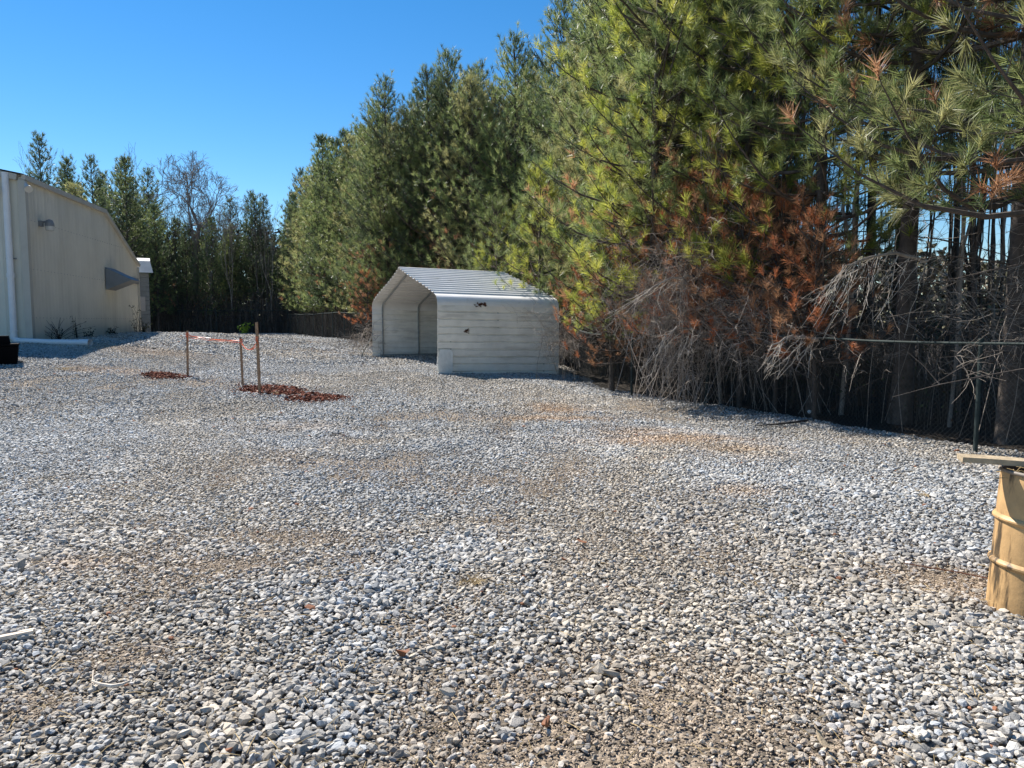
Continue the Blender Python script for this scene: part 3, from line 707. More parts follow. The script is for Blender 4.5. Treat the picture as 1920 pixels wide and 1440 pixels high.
def pine(name, seed, H, cb, Rm, nn=44, nl=.19, nw=.0065, pal=('mid', 'dark'), step=.42, brownlow=0.0, twigstep=.24, deadn=18, tr=.13, lean=.15, lowR=1.0):
    """returns meshes for trunk, branches, foliage"""
    r = np.random.default_rng(seed)
    n = 12; z = np.linspace(-.3, H, n); wx = lean*np.cumsum(r.normal(0, .35, n))*.35; wy = lean*np.cumsum(r.normal(0, .35, n))*.35; wx -= wx[0]; wy -= wy[0]
    rad = tr*(1-z/H*.9).clip(.06, 1.1); rad[0] *= 1.25
    m = MB(); m.tube(np.stack([wx, wy, z], -1), rad, 9, cap=False); V, Fs, _ = m.data(); trunk = np_mesh(name+'_trunk', V, Fs, M['bark'], smooth=True)
    def tp(zz): return np.array([np.interp(zz, z, wx), np.interp(zz, z, wy), zz])
    BP, BR, TP, TR, tips, axes, hts = [], [], [], [], [], [], []
    zz = cb
    while zz < H-.25:
        t = (zz-cb)/(H-cb); prof = (1-t**1.8)**.75*.84+.14
        k = r.integers(4, 7)
        a0 = r.random()*6.28
        for i in range(k):
            L = Rm*prof*r.uniform(.65, 1.15)*(lowR+(1-lowR)*min(1, t*3)); az = a0+i*6.28/k+r.normal(0, .25); el = math.radians(4+58*t**1.2+r.normal(0, 7))
            h = np.array([math.cos(az), math.sin(az), 0]); s = np.linspace(0, 1, 6)[:, None]
            lat = np.array([-h[1], h[0], 0])*r.normal(0, .12)
            pts = tp(zz+r.uniform(-.1, .1))+L*(h*math.cos(el)*s+np.array([0, 0, 1.])*(math.sin(el)*s+(.05+.2*(1-t))*s**2.4-.10*(1-t)*np.sin(s*3.14))+lat*s*s)
            BP.append(pts); BR.append(np.linspace(.012+.012*L, .006, 6))
            ns = max(2, int(L*.85/twigstep)); q0 = .18 if L < 1 else .3
            for j in range(ns+1):
                q = q0+(1-q0)*j/ns; p = pts[0]*0; idx = q*5; i0 = min(4, int(idx)); f = idx-i0; p = pts[i0]*(1-f)+pts[i0+1]*f; d = nrm(pts[i0+1]-pts[i0])
                side = np.array([-h[1], h[0], 0])*(1 if j % 2 else -1)
                if j == ns: td = d+np.array([0, 0, .35]); l = .16
                else: td = d*r.uniform(.4, .9)+side*r.uniform(.6, 1)+np.array([0, 0, r.uniform(.05, .7)]); l = (.22+.42*L*(1-q))*r.uniform(.6, 1.1); l = min(l, .95)
                td = nrm(td); e = p+td*l+np.array([0, 0, .12*l]); mid = p+td*l*.5
                TP.append([p, mid, e]); TR.append([.007, .005, .004])
                ax = nrm(td+np.array([0, 0, .45])+r.normal(0, .12, 3))
                tips.append(e+ax*.06); axes.append(ax); hts.append(t)
                if l > .34:
                    for _ in range(int(l/.26)):
                        u = r.uniform(.35, .9); a2 = nrm(td+r.normal(0, .55, 3)+np.array([0, 0, .3])); b = p+td*l*u; e2 = b+a2*r.uniform(.12, .24)
                        TP.append([b, (b+e2)/2, e2]); TR.append([.005, .004, .003]); tips.append(e2); axes.append(a2); hts.append(t)
        zz += step*r.uniform(.8, 1.2)
    for i in range(7):
        d = nrm(np.array([r.normal(0, .35), r.normal(0, .35), 1])); b = tp(H-.3+.04*i); tips.append(b+d*.3); axes.append(d); hts.append(1.); TP.append([b, b+d*.15, b+d*.3]); TR.append([.01, .008, .006])
    # dead bare branches below the crown
    for i in range(deadn):
        zz = r.uniform(.8, cb+.8); az = r.random()*6.28; L = Rm*r.uniform(.3, .8); h = np.array([math.cos(az), math.sin(az), 0]); s = np.linspace(0, 1, 6)[:, None]
        pts = tp(zz)+L*(h*s+np.array([0, 0, 1.])*(r.uniform(-.1, .35)*s-.35*s*s))+r.normal(0, .03, (6, 3))*s*L
        BP.append(pts); BR.append(np.linspace(.014, .003, 6))
        for _ in range(int(L*5)):
            i0 = r.integers(1, 5); d = nrm(h*r.uniform(.2, .9)+r.normal(0, .6, 3)); l = r.uniform(.2, .6); TP.append([pts[i0], pts[i0]+d*l*.5, pts[i0]+d*l+[0, 0, -.1*l]]); TR.append([.005, .004, .002])
    V1, F1 = btubes(np.array(BP), np.array(BR), 5); V2, F2 = btubes(np.array(TP), np.array(TR), 3)
    br = np_mesh(name+'_branches', np.concatenate([V1, V2]), [np.concatenate([F1, F2+len(V1)])], M['bark'])
    tips = np.array(tips); axes = np.array(axes); hts = np.array(hts)
    if pal[0] in ('brown', 'rust'): kp = vnoise(tips[:, 0], tips[:, 1]+tips[:, 2], .5, 12) > .36; tips, axes, hts = tips[kp], axes[kp], hts[kp]
    K = len(tips)
    pa, pb = PAL[pal[0]], PAL[pal[1]]; w = r.random((K, 1)); s = (r.random(K) < .35)[:, None]
    # clumps of tufts share a colour: noise over height and azimuth
    cl = vnoise(tips[:, 0]*1.0+seed, tips[:, 1]+tips[:, 2]*.9, .8, 7)[:, None]
    c = np.where(cl > .5, np.array(pa[0])*(1-w)+np.array(pa[1])*w, np.array(pb[0])*(1-w)+np.array(pb[1])*w)
    cb2 = vnoise(tips[:, 0]+3*seed, tips[:, 1]+tips[:, 2]*1.3, .9, 8); bz = ((cb2 > .86-.3*brownlow) & (hts < .26) & (r.random(K) < .85))[:, None]*(brownlow > 0); c = np.where(bz > 0, np.array(PAL['brown'][0])*(1-w)+np.array(PAL['brown'][1])*w, c)
    Vn, Fn, Cn = needles(tips, axes, r, nn, nl, nw, c)
    fo = np_mesh(name+'_foliage', Vn, [Fn], M['needle'] if pal[0] not in ('brown', 'rust') else M['deadneedle'], Cn)
    return trunk, br, fo
def place_pine(v, x, y, rz, sc, label, group=None, name='pine_tree', cat='pine tree', dz=0, tilt=0):
    o = empty(name, (x, y, float(g(x, y, False))+dz), rz, label, cat, group); o.scale = (sc, sc, sc); o.rotation_euler = (tilt, 0, rz)
    for nm, me in zip(('trunk', 'branches', 'foliage'), v): link(bpy.data.objects.new(nm, me), o)
    return o

VN = {  # near right, detailed, high crowns
 'a': pine('pine_a', 1, 14.5, 3.3, 3.3, 44, .25, .0105, ('mid', 'olive'), .50, .2, .34, 12, .15),
 'b': pine('pine_b', 2, 13.5, 2.9, 3.1, 44, .25, .0105, ('lime', 'mid'), .50, .12, .34, 20, .13),
 'd': pine('pine_j', 15, 15.0, 6.8, 2.7, 30, .26, .014, ('mid', 'dark'), .55, .0, .36, 26, .12),
 'c': pine('pine_c', 3, 15.5, 5.4, 3.3, 44, .25, .0105, ('mid', 'lime'), .54, .2, .36, 24, .17),
}
VM = {  # middle distance
 'a': pine('pine_d', 4, 14.5, 2.7, 3.2, 22, .26, .019, ('mid', 'dark'), .42, .1, .25, 14, .14),
 'b': pine('pine_e', 5, 13.2, 2.3, 3.1, 22, .26, .019, ('olive', 'mid'), .42, .12, .25, 12, .13),
 'c': pine('pine_f', 6, 15.2, 3.2, 3.2, 22, .26, .019, ('dark', 'mid'), .44, .05, .26, 16, .15),
}
VF = {
 'a': pine('pine_g', 7, 13.8, 2.2, 2.5, 13, .30, .038, ('dark', 'mid'), .46, .05, .30, 8, .13),
 'b': pine('pine_h', 8, 12.8, 1.9, 2.6, 13, .30, .038, ('mid', 'olive'), .46, .08, .30, 8, .12),
 'c': pine('pine_i', 9, 15.0, 4.0, 2.5, 13, .30, .038, ('dark', 'dark'), .5, .0, .30, 14, .14),
}
lime_v = pine('pine_lime', 11, 7.2, 1.9, 1.9, 38, .23, .0105, ('lime', 'mid'), .42, .1, .24, 12, .08)
lime_v2 = pine('pine_lime2', 12, 5.6, 1.2, 1.7, 38, .23, .0105, ('mid', 'lime'), .4, .25, .24, 12, .07)

def zone_label(y, row):
    if y < 11: return ('tall pine behind the fence near the drum', 'pines behind the fence near the drum')
    if y < 17: return ('tall pine rising behind the brown dead boughs and fence post', 'pines behind the dead brown boughs')
    if y < 25: return ('tall pine rising behind the grey tangled brush right of the carport', 'pines right of the carport')
    if y < 34: return ('tall pine rising directly behind the white carport', 'pines behind the carport')
    if y < 47: return ('pine in the dense row left of the carport', 'pines left of the carport')
    return ('small looking far pine at the distant end of the dense row', 'pines at the far end of the row')
def forest():
    r = np.random.default_rng(21)
    n = 0
    for px, Y, k, rz, sc, lab in ((2080, 8.6, 'a', .5, 1, None), (1902, 10.9, 'a', 1.2, 1.1, 'thick trunked pine at the right edge behind the fence, above the drum'),
                              (1692, 12.8, 'c', 3.0, 1.0, 'pine with dark bare trunk behind the hanging pale twigs'), (1530, 14.3, 'b', 4.1, .97, 'yellow green pine left of the dark bare trunk, over the orange brown dead boughs'),
                              (1395, 17.0, 'b', 5.3, 1.0, 'yellow green pine leaning out above the grey brush heap'), (1290, 19.0, 'a', 2.2, .97, 'broad pine behind the left part of the grey brush heap')):
        q = P(px, 640, Y); l2, g2 = zone_label(Y, 0); place_pine(VN[k], q[0], q[1], rz, sc, lab or l2, g2 if lab is None else None); n += 1
    for row, (off, sp) in enumerate(((1.7, 1.9), (3.6, 2.2), (6.2, 2.8), (9.2, 3.4))):
        y = 3.0 if row < 3 else 5.0
        if row == 0: y = 19.0
        while y < 61:
            dx = (fx(y+.5)-fx(y-.5)); nv = np.array([1, -dx]); nv /= np.linalg.norm(nv)
            bx, by = fx(y), y
            o = off+r.uniform(-.5, .5)
            if 27 < y < 39: o += .3
            x = bx+nv[0]*o; yy = by+nv[1]*o+r.uniform(-.4, .4)
            stp = sp*r.uniform(.8, 1.2)/math.hypot(1, dx)
            # clear view lanes between trunks on the near right
            if y < 18:
                if r.random() < .6: y += stp; continue
            open_side = 12 < y < 32 and 960+F*x/yy > 1400
            if open_side and row >= 1 and r.random() < .3: y += stp; continue
            lab, grp = zone_label(y, row)
            if y < 19.5 or open_side: v = VN['d']
            elif y < 42: v = VM['abc'[r.integers(3)]]
            else: v = VF['abb'[r.integers(3)]] if row < 2 else VF['abc'[r.integers(3)]]
            sc = r.uniform(.92, 1.05)*(1.0 if 22 < y < 45 else .97)
            if y > 42: sc *= .97
            if y > 44: sc *= 1.04
            if 24 < y < 43 and 960+F*x/yy < 800: sc *= .9
            place_pine(v, x, yy, r.random()*6.28, sc, lab, grp); n += 1
            y += stp
    # far belt behind the end of the yard
    for row, (y0, sp) in enumerate(((64.8, 2.3), (67.5, 2.3), (71, 2.6), (76, 2.8))):
        x = -58 if row else -50
        while x < -16+row*1.2:
            yy = y0+r.uniform(-1.0, 1.0); xx = x+r.uniform(-.6, .6)
            u = 960+F*xx/yy
            s = 1.0*r.uniform(.85, 1.05)
            if 290 < u < 440: s *= .64+.12*r.random()
            elif 440 <= u < 560: s *= .80+.1*r.random()         # dip in the skyline where the bare tree stands
            elif u < 130: s *= .95
            v = VF['caca'[r.integers(4)]]
            place_pine(v, xx, yy, r.random()*6.28, s, 'dark pine in the distant belt beyond the end of the gravel yard', 'pines beyond the end of the yard'); n += 1
            x += sp*r.uniform(.8, 1.25)
    print('pines', n)
forest()
# pines that stand out
place_pine(VF['c'], *P(92, 600, 58)[:2], 1.0, .99, 'open topped pine showing above the beige roof, left of the bare trees', None)
place_pine(VF['a'], *P(243, 600, 60)[:2], 2.0, .99, 'tall narrow topped pine right of the beige building, left of the big bare tree', None)
place_pine(VF['b'], *P(150, 600, 56)[:2], .5, .86, 'bushy pine directly above the sloping end of the beige roof', None)
place_pine(VF['a'], *P(298, 600, 61)[:2], 4.0, .74, 'shorter dark pine between the narrow topped pine and the big bare tree', None)
place_pine(lime_v, *P(1010, 640, 25.6)[:2], .3, .92, 'yellow green pine overhanging the back right of the carport roof', None)
place_pine(lime_v2, *P(935, 640, 29.0)[:2], 2.3, 1.05, 'low bushy green pine just behind the carport roof', None)
place_pine(lime_v, *P(1150, 640, 19.6)[:2], 3.3, .80, 'lime tinted young pine between the carport and the brown dead cedar', None)
place_pine(VN['b'], *P(1225, 640, 17.9)[:2], 5.0, .95, 'lime tinted tall pine standing above the left end of the grey brush heap', None)

# ---- dead brown conifers along the fence
dead_v = pine('dead_pine_a', 31, 4.6, 1.5, 1.7, 34, .2, .011, ('rust', 'brown'), .4, 0, .26, 16, .06)
dead_v2 = pine('dead_cedar', 32, 3.6, .7, 1.2, 34, .12, .010, ('brown', 'rust'), .28, 0, .2, 16, .05)
for (px, Y, v, rz, sc, lab) in ((1145, 19.8, dead_v2, 0, 1.15, 'brown dead cedar right of the carport, left end of the grey brush'),
                                (1262, 17.3, dead_v, 1, 1.06, 'dead rust brown pine rising from the middle of the grey brush heap'),
                                (1390, 15.1, dead_v, 2.2, .95, 'dead rust brown pine above the right part of the grey brush heap'),
                                (1320, 16.5, dead_v, 4.6, .98, 'dead rust brown pine close behind the densest part of the grey brush heap'),
                                (1455, 14.6, dead_v, 5.5, .86, 'dead rust brown pine between the grey brush heap and the hanging pale twigs'),
                                (1530, 13.35, dead_v, 3.9, .78, 'dead orange brown pine behind the hanging pale twigs'),
                                (690, 37.8, dead_v, 1.9, .8, 'dead orange brown young pine behind the left eave of the carport')):
    q = P(px, 640, Y); place_pine(v, q[0], q[1], rz, sc, lab, None, 'dead_conifer', 'dead conifer')

# ---- hardwoods (bare)
def bare(name, seed, H, spread, r0, levels=6, k=3, mtl='greybark', up=.5, nmin=.012, tkf=.28, lf=.24):
    r = np.random.default_rng(seed)
    segs = []; rad = []
    tk = H*tkf
    cur = [(np.array([0, 0, -.3]), np.array([r.normal(0, .05), r.normal(0, .05), 1.]), tk+.3, r0, 0)]
    while cur:
        nx = []
        for p, d, L, rr, lv in cur:
            d = nrm(d); e = p+d*L; mid = (p+e)/2+r.normal(0, .04, 3)*L
            segs.append([p, mid, e]); rad.append([rr, rr*.88, max(rr*.72, nmin)])
            if lv < levels:
                kk = k if lv < 3 else r.integers(2, 4)
                for i in range(kk):
                    q = e if i < 2 else p+(e-p)*r.uniform(.4, .9)
                    nd = d+r.normal(0, spread, 3)+np.array([0, 0, up*.25*(1 if lv < 3 else .3)])
                    nx.append((q, nd, L*r.uniform(.62, .9) if lv else H*lf*r.uniform(.8, 1.1), max(rr*r.uniform(.5, .68), nmin), lv+1))
        cur = nx
    V, Fs = btubes(np.array(segs[:1]), np.array(rad[:1]), 8); V2, F2 = btubes(np.array(segs[1:]), np.array(rad[1:]), 4)
    return np_mesh(name+'_trunk', V, [Fs], M[mtl]), np_mesh(name+'_crown', V2, [F2], M[mtl])
def place_bare(v, x, y, rz, sc, label, group=None, name='bare_tree', cat='bare tree'):
    o = empty(name, (x, y, float(g(x, y, False))), rz, label, cat, group); o.scale = sc if isinstance(sc, tuple) else (sc,)*3
    for nm, me in zip(('trunk', 'crown'), v): link(bpy.data.objects.new(nm, me), o)
bt1 = bare('bare_one', 8, 15.2, .50, .22, 8, 3, up=1.2, nmin=.011, tkf=.48, lf=.16)
bt2 = bare('bare_two', 5, 15.0, .40, .17, 7, 3, up=1.0, nmin=.010, tkf=.42, lf=.17)
q = P(385, 600, 66); place_bare(bt1, q[0], q[1], .4, 1.0, 'large bare tree with wide spreading crown against the sky beyond the yard')
q = P(215, 600, 74); place_bare(bt2, q[0], q[1], 2, 1.12, 'bare leafless tree behind the narrow topped pine left of the large one')
q = P(75, 600, 66); place_bare(bt2, q[0], q[1], 1, (.6, .6, 1.0), 'thin bare tree top showing over the near corner of the beige building')
q = P(478, 600, 72); place_bare(bt2, q[0], q[1], 4, (.7, .7, .85), 'thin bare tree in the notch between the big bare tree and the pine row')
sap = [bare('sapling_%d' % i, 40+i, 7.5, .16, .045, 5, 2, 'twig' if i % 2 else 'bark', up=1.6, nmin=.005) for i in range(3)]
r = np.random.default_rng(55)
for i in range(95):
    if i < 62: y = 5+ (i/62)*26+r.uniform(-.3, .3)
    else: y = 31+(i-62)/33*28
    off = r.uniform(.5, 9); x = fx(y)+off*.95
    lab, grp = ('thin bare sapling standing among the pines behind the right hand fence', 'saplings right of the carport') if y < 25 else ('thin bare sapling in the dark pine row behind or left of the carport', 'saplings behind the carport')
    place_bare(sap[r.integers(3)], x, y+off*.35, r.random()*6.28, r.uniform(.8, 1.35), lab, grp, 'bare_sapling', 'sapling')
for i in range(60):
    yy = r.uniform(11.5, 27); u = r.uniform(1380, 1960); x = (u-960)/F*yy
    if x < fx(yy)+1.2: continue
    place_bare(sap[r.integers(3)], x, yy, r.random()*6.28, (r.uniform(.7, 1.1),)*2+(r.uniform(1.0, 1.5),), 'slim dark sapling with the sky behind it, deep behind the right hand fence', 'slim saplings against the sky on the right', 'bare_sapling', 'sapling')
for i in range(38):
    place_bare(sap[r.integers(3)], r.uniform(-34, -17), r.uniform(63, 67), r.random()*6.28, r.uniform(.9, 1.6), 'thin bare sapling at the far end of the yard', 'saplings at the far end', 'bare_sapling', 'sapling')

# ---- underbrush (stuff) behind the fences
def underbrush():
    r = np.random.default_rng(66)
    n = 15000; y = 3+58*r.random(n)**1.35; off = 1.0+10*r.random(n); dx = -.5
    x = fx(y)+off*.9; yy = y+off*.42
    hmax = np.interp(y, [3, 12, 18, 30, 60], [2.2, 2.5, 2.6, 3.0, 3.4])
    m2 = 7000; x = np.concatenate([x, r.uniform(-40, -15, m2)]); yy = np.concatenate([yy, 62.6+8*r.random(m2)**1.3]); hmax = np.concatenate([hmax, np.full(m2, 3.6)])
    N = len(x); h = hmax*r.uniform(.2, 1, N); az = r.random(N)*6.28; ln = h*r.uniform(.05, .4, N)
    D = np.stack([np.cos(az)*ln, np.sin(az)*ln, np.zeros(N)], -1); s = np.linspace(0, 1, 5)
    base = np.stack([x, yy, g(x, yy, False)-.05], -1)
    Pp = base[:, None]+D[:, None]*(s**1.6)[None, :, None]; Pp[..., 2] += h[:, None]*(1-(1-s)**1.6)[None]
    Pp += r.normal(0, .09, Pp.shape)*s[None, :, None]*h[:, None, None]
    wd = np.where(yy > 40, .016, np.where(yy > 22, .009, .0045))
    Rr = wd[:, None]*np.linspace(1, .35, 5)[None]*r.uniform(.6, 1.6, (N, 1))
    V, Fs = btubes(Pp, Rr, 3)
    cb = np.where((r.random(N) > .5)[:, None], np.array([.06, .045, .035]), np.array([.11, .095, .08]))*r.uniform(.6, 1.3, (N, 1)); C = np.repeat(cb, 15, 0)
    # leaves
    K = 90000; i = r.integers(0, N, K); t = r.integers(1, 5, K); p = Pp[i, t]+r.normal(0, .10, (K, 3)); sz = (np.where(p[:, 1] > 35, .06, .03)*r.uniform(.6, 1.5, K))[:, None]
    d1 = nrm(r.normal(0, 1, (K, 3)))*sz; d2 = nrm(r.normal(0, 1, (K, 3)))*sz*.6
    LV = np.stack([p-d1, p+d2, p+d1, p-d2], 1).reshape(-1, 3); LF = np.arange(K*4).reshape(-1, 4)+len(V)
    q = r.random(K)[:, None]; lc = np.where(q > .62, np.array([.05, .07, .025]), np.where(q > .25, np.array([.10, .06, .035]), np.array([.055, .04, .03])))*r.uniform(.6, 1.4, (K, 1))
    o = np_obj('underbrush', np.concatenate([V, LV]), [Fs, LF], M['brush'], cols=np.concatenate([C, np.repeat(lc, 4, 0)]))
    tag(o, 'dark tangled twigs and leaves filling the wood edge behind the fences', 'underbrush', kind='stuff')
underbrush()
def backwoods():
    """far wood seen between the trunks on the right"""
    r = np.random.default_rng(67); K = 60000
    a = r.random(K); x = 14+75*a+r.uniform(-3, 3, K); y = 62-45*a+r.uniform(-5, 5, K)
    h = 4.2+2.2*vnoise(x, y, 5, 4)+1.5*vnoise(x, y, 1.5, 6); z = g(x, y, False)+h*r.random(K)**.9-.3
    p = np.stack([x, y, z], -1); sz = r.uniform(.15, .4, K)[:, None]
    d1 = nrm(r.normal(0, 1, (K, 3)))*sz; d2 = nrm(r.normal(0, 1, (K, 3)))*sz*.5
    V = np.stack([p-d1, p+d2, p+d1, p-d2], 1).reshape(-1, 3); q = r.random(K)[:, None]
    c = np.where(q > .5, np.array([.13, .12, .06]), np.array([.17, .14, .10]))*r.uniform(.6, 1.3, (K, 1))
    o = np_obj('far_woods', V, [np.arange(K*4).reshape(-1, 4)], M['brush'], cols=np.repeat(c, 4, 0)); tag(o, 'distant low wood glimpsed between the trunks behind the fence', 'woods', kind='stuff')
    K = 60000; x = r.uniform(-85, 5, K); y = 80+.15*(x+85)*0+r.uniform(-4, 8, K); h = 8.5+2.5*vnoise(x, y, 6, 14)+2*vnoise(x, y, 1.8, 16)
    z = g(x, y, False)+h*r.random(K)-.2; p = np.stack([x, y, z], -1); sz = r.uniform(.2, .5, K)[:, None]
    d1 = nrm(r.normal(0, 1, (K, 3)))*sz; d2 = nrm(r.normal(0, 1, (K, 3)))*sz*.5; V = np.stack([p-d1, p+d2, p+d1, p-d2], 1).reshape(-1, 3); q = r.random(K)[:, None]
    c = np.where(q > .5, np.array([.05, .06, .03]), np.array([.09, .07, .05]))*r.uniform(.6, 1.3, (K, 1))
    o = np_obj('far_woods', V, [np.arange(K*4).reshape(-1, 4)], M['brush'], cols=np.repeat(c, 4, 0)); tag(o, 'dark wood closing the view behind the far pines', 'woods', kind='stuff')
backwoods()

# ---- grey tangled brush heaps over the fence
def brush_heap(name, label, px, Y, rad, H, n, seed, w=.0042, kids=9, cat='brush', mtl='twig', zlo=.35):
    r = np.random.default_rng(seed); c = P(px, 640, Y); z0 = float(g(c[0], c[1], False))
    BP, BR = [], []; u = np.linspace(0, 1, 7)[:, None]
    for i in range(n):
        az = r.random()*6.28; L = H*r.uniform(.55, 1.1); b = np.array([r.normal(0, rad*.45), r.normal(0, rad*.3), 0]); out = rad*r.uniform(.2, 1.1)
        h = np.array([math.cos(az), math.sin(az), 0]); lat = np.array([-h[1], h[0], 0])*r.normal(0, .5)
        pts = b-h*r.uniform(0, .8)*rad+(h*out*1.6+lat*out)*u**.9+np.array([0, 0, 1.])*L*np.sin(u*math.pi*r.uniform(.45, .85))+np.cumsum(r.normal(0, .06, (7, 3)), 0)
        if i % 3 == 0: BP.append(pts); BR.append(np.linspace(w*1.5, w*.5, 7))
        for _ in range(kids):
            i0 = r.integers(2, 7); 
            if pts[i0][2] < zlo*H: continue
            d = nrm(h*.6+r.normal(0, .8, 3)); l = r.uniform(.2, 1.0); d2 = nrm(d+r.normal(0, .9, 3)+np.array([0, 0, -.3]))
            q = pts[i0]+l*(d*u+(d2-d)*u*u*.5)+np.cumsum(r.normal(0, .012, (7, 3)), 0)
            BP.append(q); BR.append(np.linspace(w*.85, w*.35, 7))
            for _ in range(2):
                i1 = r.integers(1, 6); d3 = nrm(d+r.normal(0, .7, 3)); BP.append(q[i1]+d3*l*.5*u+np.cumsum(r.normal(0, .012, (7, 3)), 0)); BR.append(np.linspace(w*.6, w*.3, 7))
    BP = np.array(BP); BP[..., 2] = BP[..., 2].clip(.02, None)
    V, Fs = btubes(BP, np.array(BR), 3); o = np_obj(name, V, [Fs], M[mtl]); o.location = (c[0], c[1], z0); tag(o, label, cat)
brush_heap('brush_heap', 'big dome of tangled grey twigs over the fence right of the dead cedar', 1300, 15.9, 1.4, 3.2, 230, 71, zlo=.5)
brush_heap('brush_heap', 'lower grey twig tangle spilling onto the gravel at the fence post', 1262, 15.4, .45, 1.4, 18, 72, zlo=.2)
brush_heap('brush_heap', 'grey twig tangle behind the fence between the grey dome and the hanging pale twigs', 1440, 14.6, 1.2, 2.3, 70, 73)
brush_heap('thorn_bush', 'bare dark bush leaning on the rear right corner of the carport wall', 1062, 22.0, .8, 1.9, 34, 74, w=.005)
brush_heap('thorn_bush', 'bare dark bush beside the left front corner of the carport', 674, 31.5, .6, 1.0, 16, 75, w=.008)
brush_heap('brush_heap', 'thin thicket of brown vines behind the fence left of the right hand post', 1740, 12.2, 1.1, 2.5, 22, 76)
brush_heap('brush_heap', 'tall thin vine thicket at the right edge above the drum', 1910, 10.6, .8, 3.4, 24, 77)

# ---- dead limbs with hanging pale twigs
def dead_limb(label, a, b, n, L, seed, lean=(-.45, -.15)):
    r = np.random.default_rng(seed); a = np.array(a); b = np.array(b); o = empty('dead_limb', tuple(b), 0, label, 'dead limb')
    s = np.linspace(0, 1, 9)[:, None]; ln = (b+(a-b)*s)+np.array([0, 0, .15])*np.sin(s*3.1)+r.normal(0, .02, (9, 3)); m = MB(); m.tube(ln-b, np.linspace(.035, .01, 9), 6); m.build('limb', M['twig'], o)
    BP, BR = [], []
    for i in range(n):
        t = r.uniform(0, 1)**.8; i0 = t*8; k = min(7, int(i0)); p = ln[k]+(ln[k+1]-ln[k])*(i0-k)-b; l = L*r.uniform(.35, 1.1)
        d = np.array([lean[0]+r.normal(0, .22), lean[1]+r.normal(0, .2), -.75]); u = np.linspace(0, 1, 7)[:, None]
        q = p+nrm(d)*l*u+np.array([d[0]*.6, 0, -.35])*l*(u*u)*.6+np.cumsum(r.normal(0, .018, (7, 3)), 0)
        BP.append(q); BR.append(np.linspace(.0052, .002, 7))
        for _ in range(4):
            i1 = r.integers(1, 6); d2 = nrm(d+r.normal(0, .4, 3)); l2 = r.uniform(.15, .5)*L*.6; BP.append(q[i1]+d2*l2*u+np.cumsum(r.normal(0, .009, (7, 3)), 0)); BR.append(np.linspace(.0033, .0016, 7))
    V, Fs = btubes(np.array(BP), np.array(BR), 4); np_obj('twigs', V, [Fs], M['paletwig'], o)
dead_limb('dead limb with long pale twigs hanging before the dark bare trunk above the rail', P(1580, 505, 11.6), P(1735, 488, 12.0), 30, .95, 81)
dead_limb('dead limb with pale twigs drooping low over the fence right of the grey brush', P(1440, 655, 12.6), P(1530, 640, 12.8), 13, .75, 82, (-.6, -.2))
dead_limb('dead limb with pale forked twigs sticking left out of the grey dome', P(1200, 560, 15.0), P(1300, 520, 15.2), 12, .6, 83, (-.9, -.2))
dead_limb('low dead limb with pale twigs reaching the gravel beside the leaning fence post', P(1240, 640, 14.6), P(1300, 620, 14.9), 12, .9, 84, (-.5, -.35))

# ---- fences
def fence(name, pts, H, label, posts, cell, wr, raild=.022, leanpost=None):
    o = empty(name, onground(*pts[0]), 0, label, 'fence'); O = np.array(o.location)
    d = [0]
    for p, q in zip(pts[:-1], pts[1:]): d.append(d[-1]+math.hypot(q[0]-p[0], q[1]-p[1]))
    X = lambda s: np.interp(s, d, [p[0] for p in pts]); Y = lambda s: np.interp(s, d, [p[1] for p in pts])
    def at(s, z): x, y = X(s), Y(s); return np.stack([x, y, g(x, y, False)+z], -1)-O
    tot = d[-1]; ss = np.arange(0, tot, .75); m = MB(); m.tube(at(ss, np.full(len(ss), H)+.012*np.sin(ss*1.3)), raild, 6); m.build('top_rail', M['fencemetal'], o)
    for s in posts:
        lx = 0
        if leanpost and abs(s-leanpost[0]) < .1: lx = leanpost[1]
        a = at(np.array([s, s]), np.array([-.2, H+.04])); a[1, 0] += lx; m = MB(); m.tube(a, .03, 8); m.tube(np.stack([a[1], a[1]+[0, 0, .03]]), .036, 8); m.build('post', M['fencemetal'], o)
    # woven diamond wire
    n = int(tot/cell); k = int(H/cell); s0 = np.arange(n)*cell; P3 = []
    for sg in (1, -1):
        zs = np.arange(k+1)*cell; ph = ((np.arange(k+1) % 2)*2-1)*sg*cell/2
        S_ = s0[:, None]+ph[None]; Z_ = np.broadcast_to(zs, S_.shape); P3.append(at(S_.ravel(), Z_.ravel()).reshape(n, k+1, 3))
    P3 = np.concatenate(P3); V, Fs = btubes(P3, np.full(P3.shape[:2], wr), 3); np_obj('chain_mesh', V, [Fs], M['wire'], o)
near_pts = [(fx(y), y) for y in (3.5, 6, 8, 10.2, 12, 14, 15.6, 18, 20.5, 22.5)]
dd = [0]
for p, q in zip(near_pts[:-1], near_pts[1:]): dd.append(dd[-1]+math.hypot(q[0]-p[0], q[1]-p[1]))
def s_at(y): return float(np.interp(y, [p[1] for p in near_pts], dd))
fence('chain_link_fence', near_pts, 1.5, 'rusting chain link fence with top rail along the right side of the yard', [s_at(y) for y in (4.6, 10.2, 15.6, 18.4)], .075, .0022, .021, (s_at(15.6), .12))
fence('chain_link_fence', [(fx(y), y) for y in (35.5, 38, 46, 54, 61)], 1.6, 'dark chain link fence under the pine row left of the carport', list(np.arange(0, 30, 3.05)), .2, .0022)
fence('chain_link_fence', [(-18.3, 61.2), (-24, 61.8), (-34, 62)], 1.9, 'chain link fence across the far end of the yard', list(np.arange(0, 16, 3.05)), .25, .003, .025)

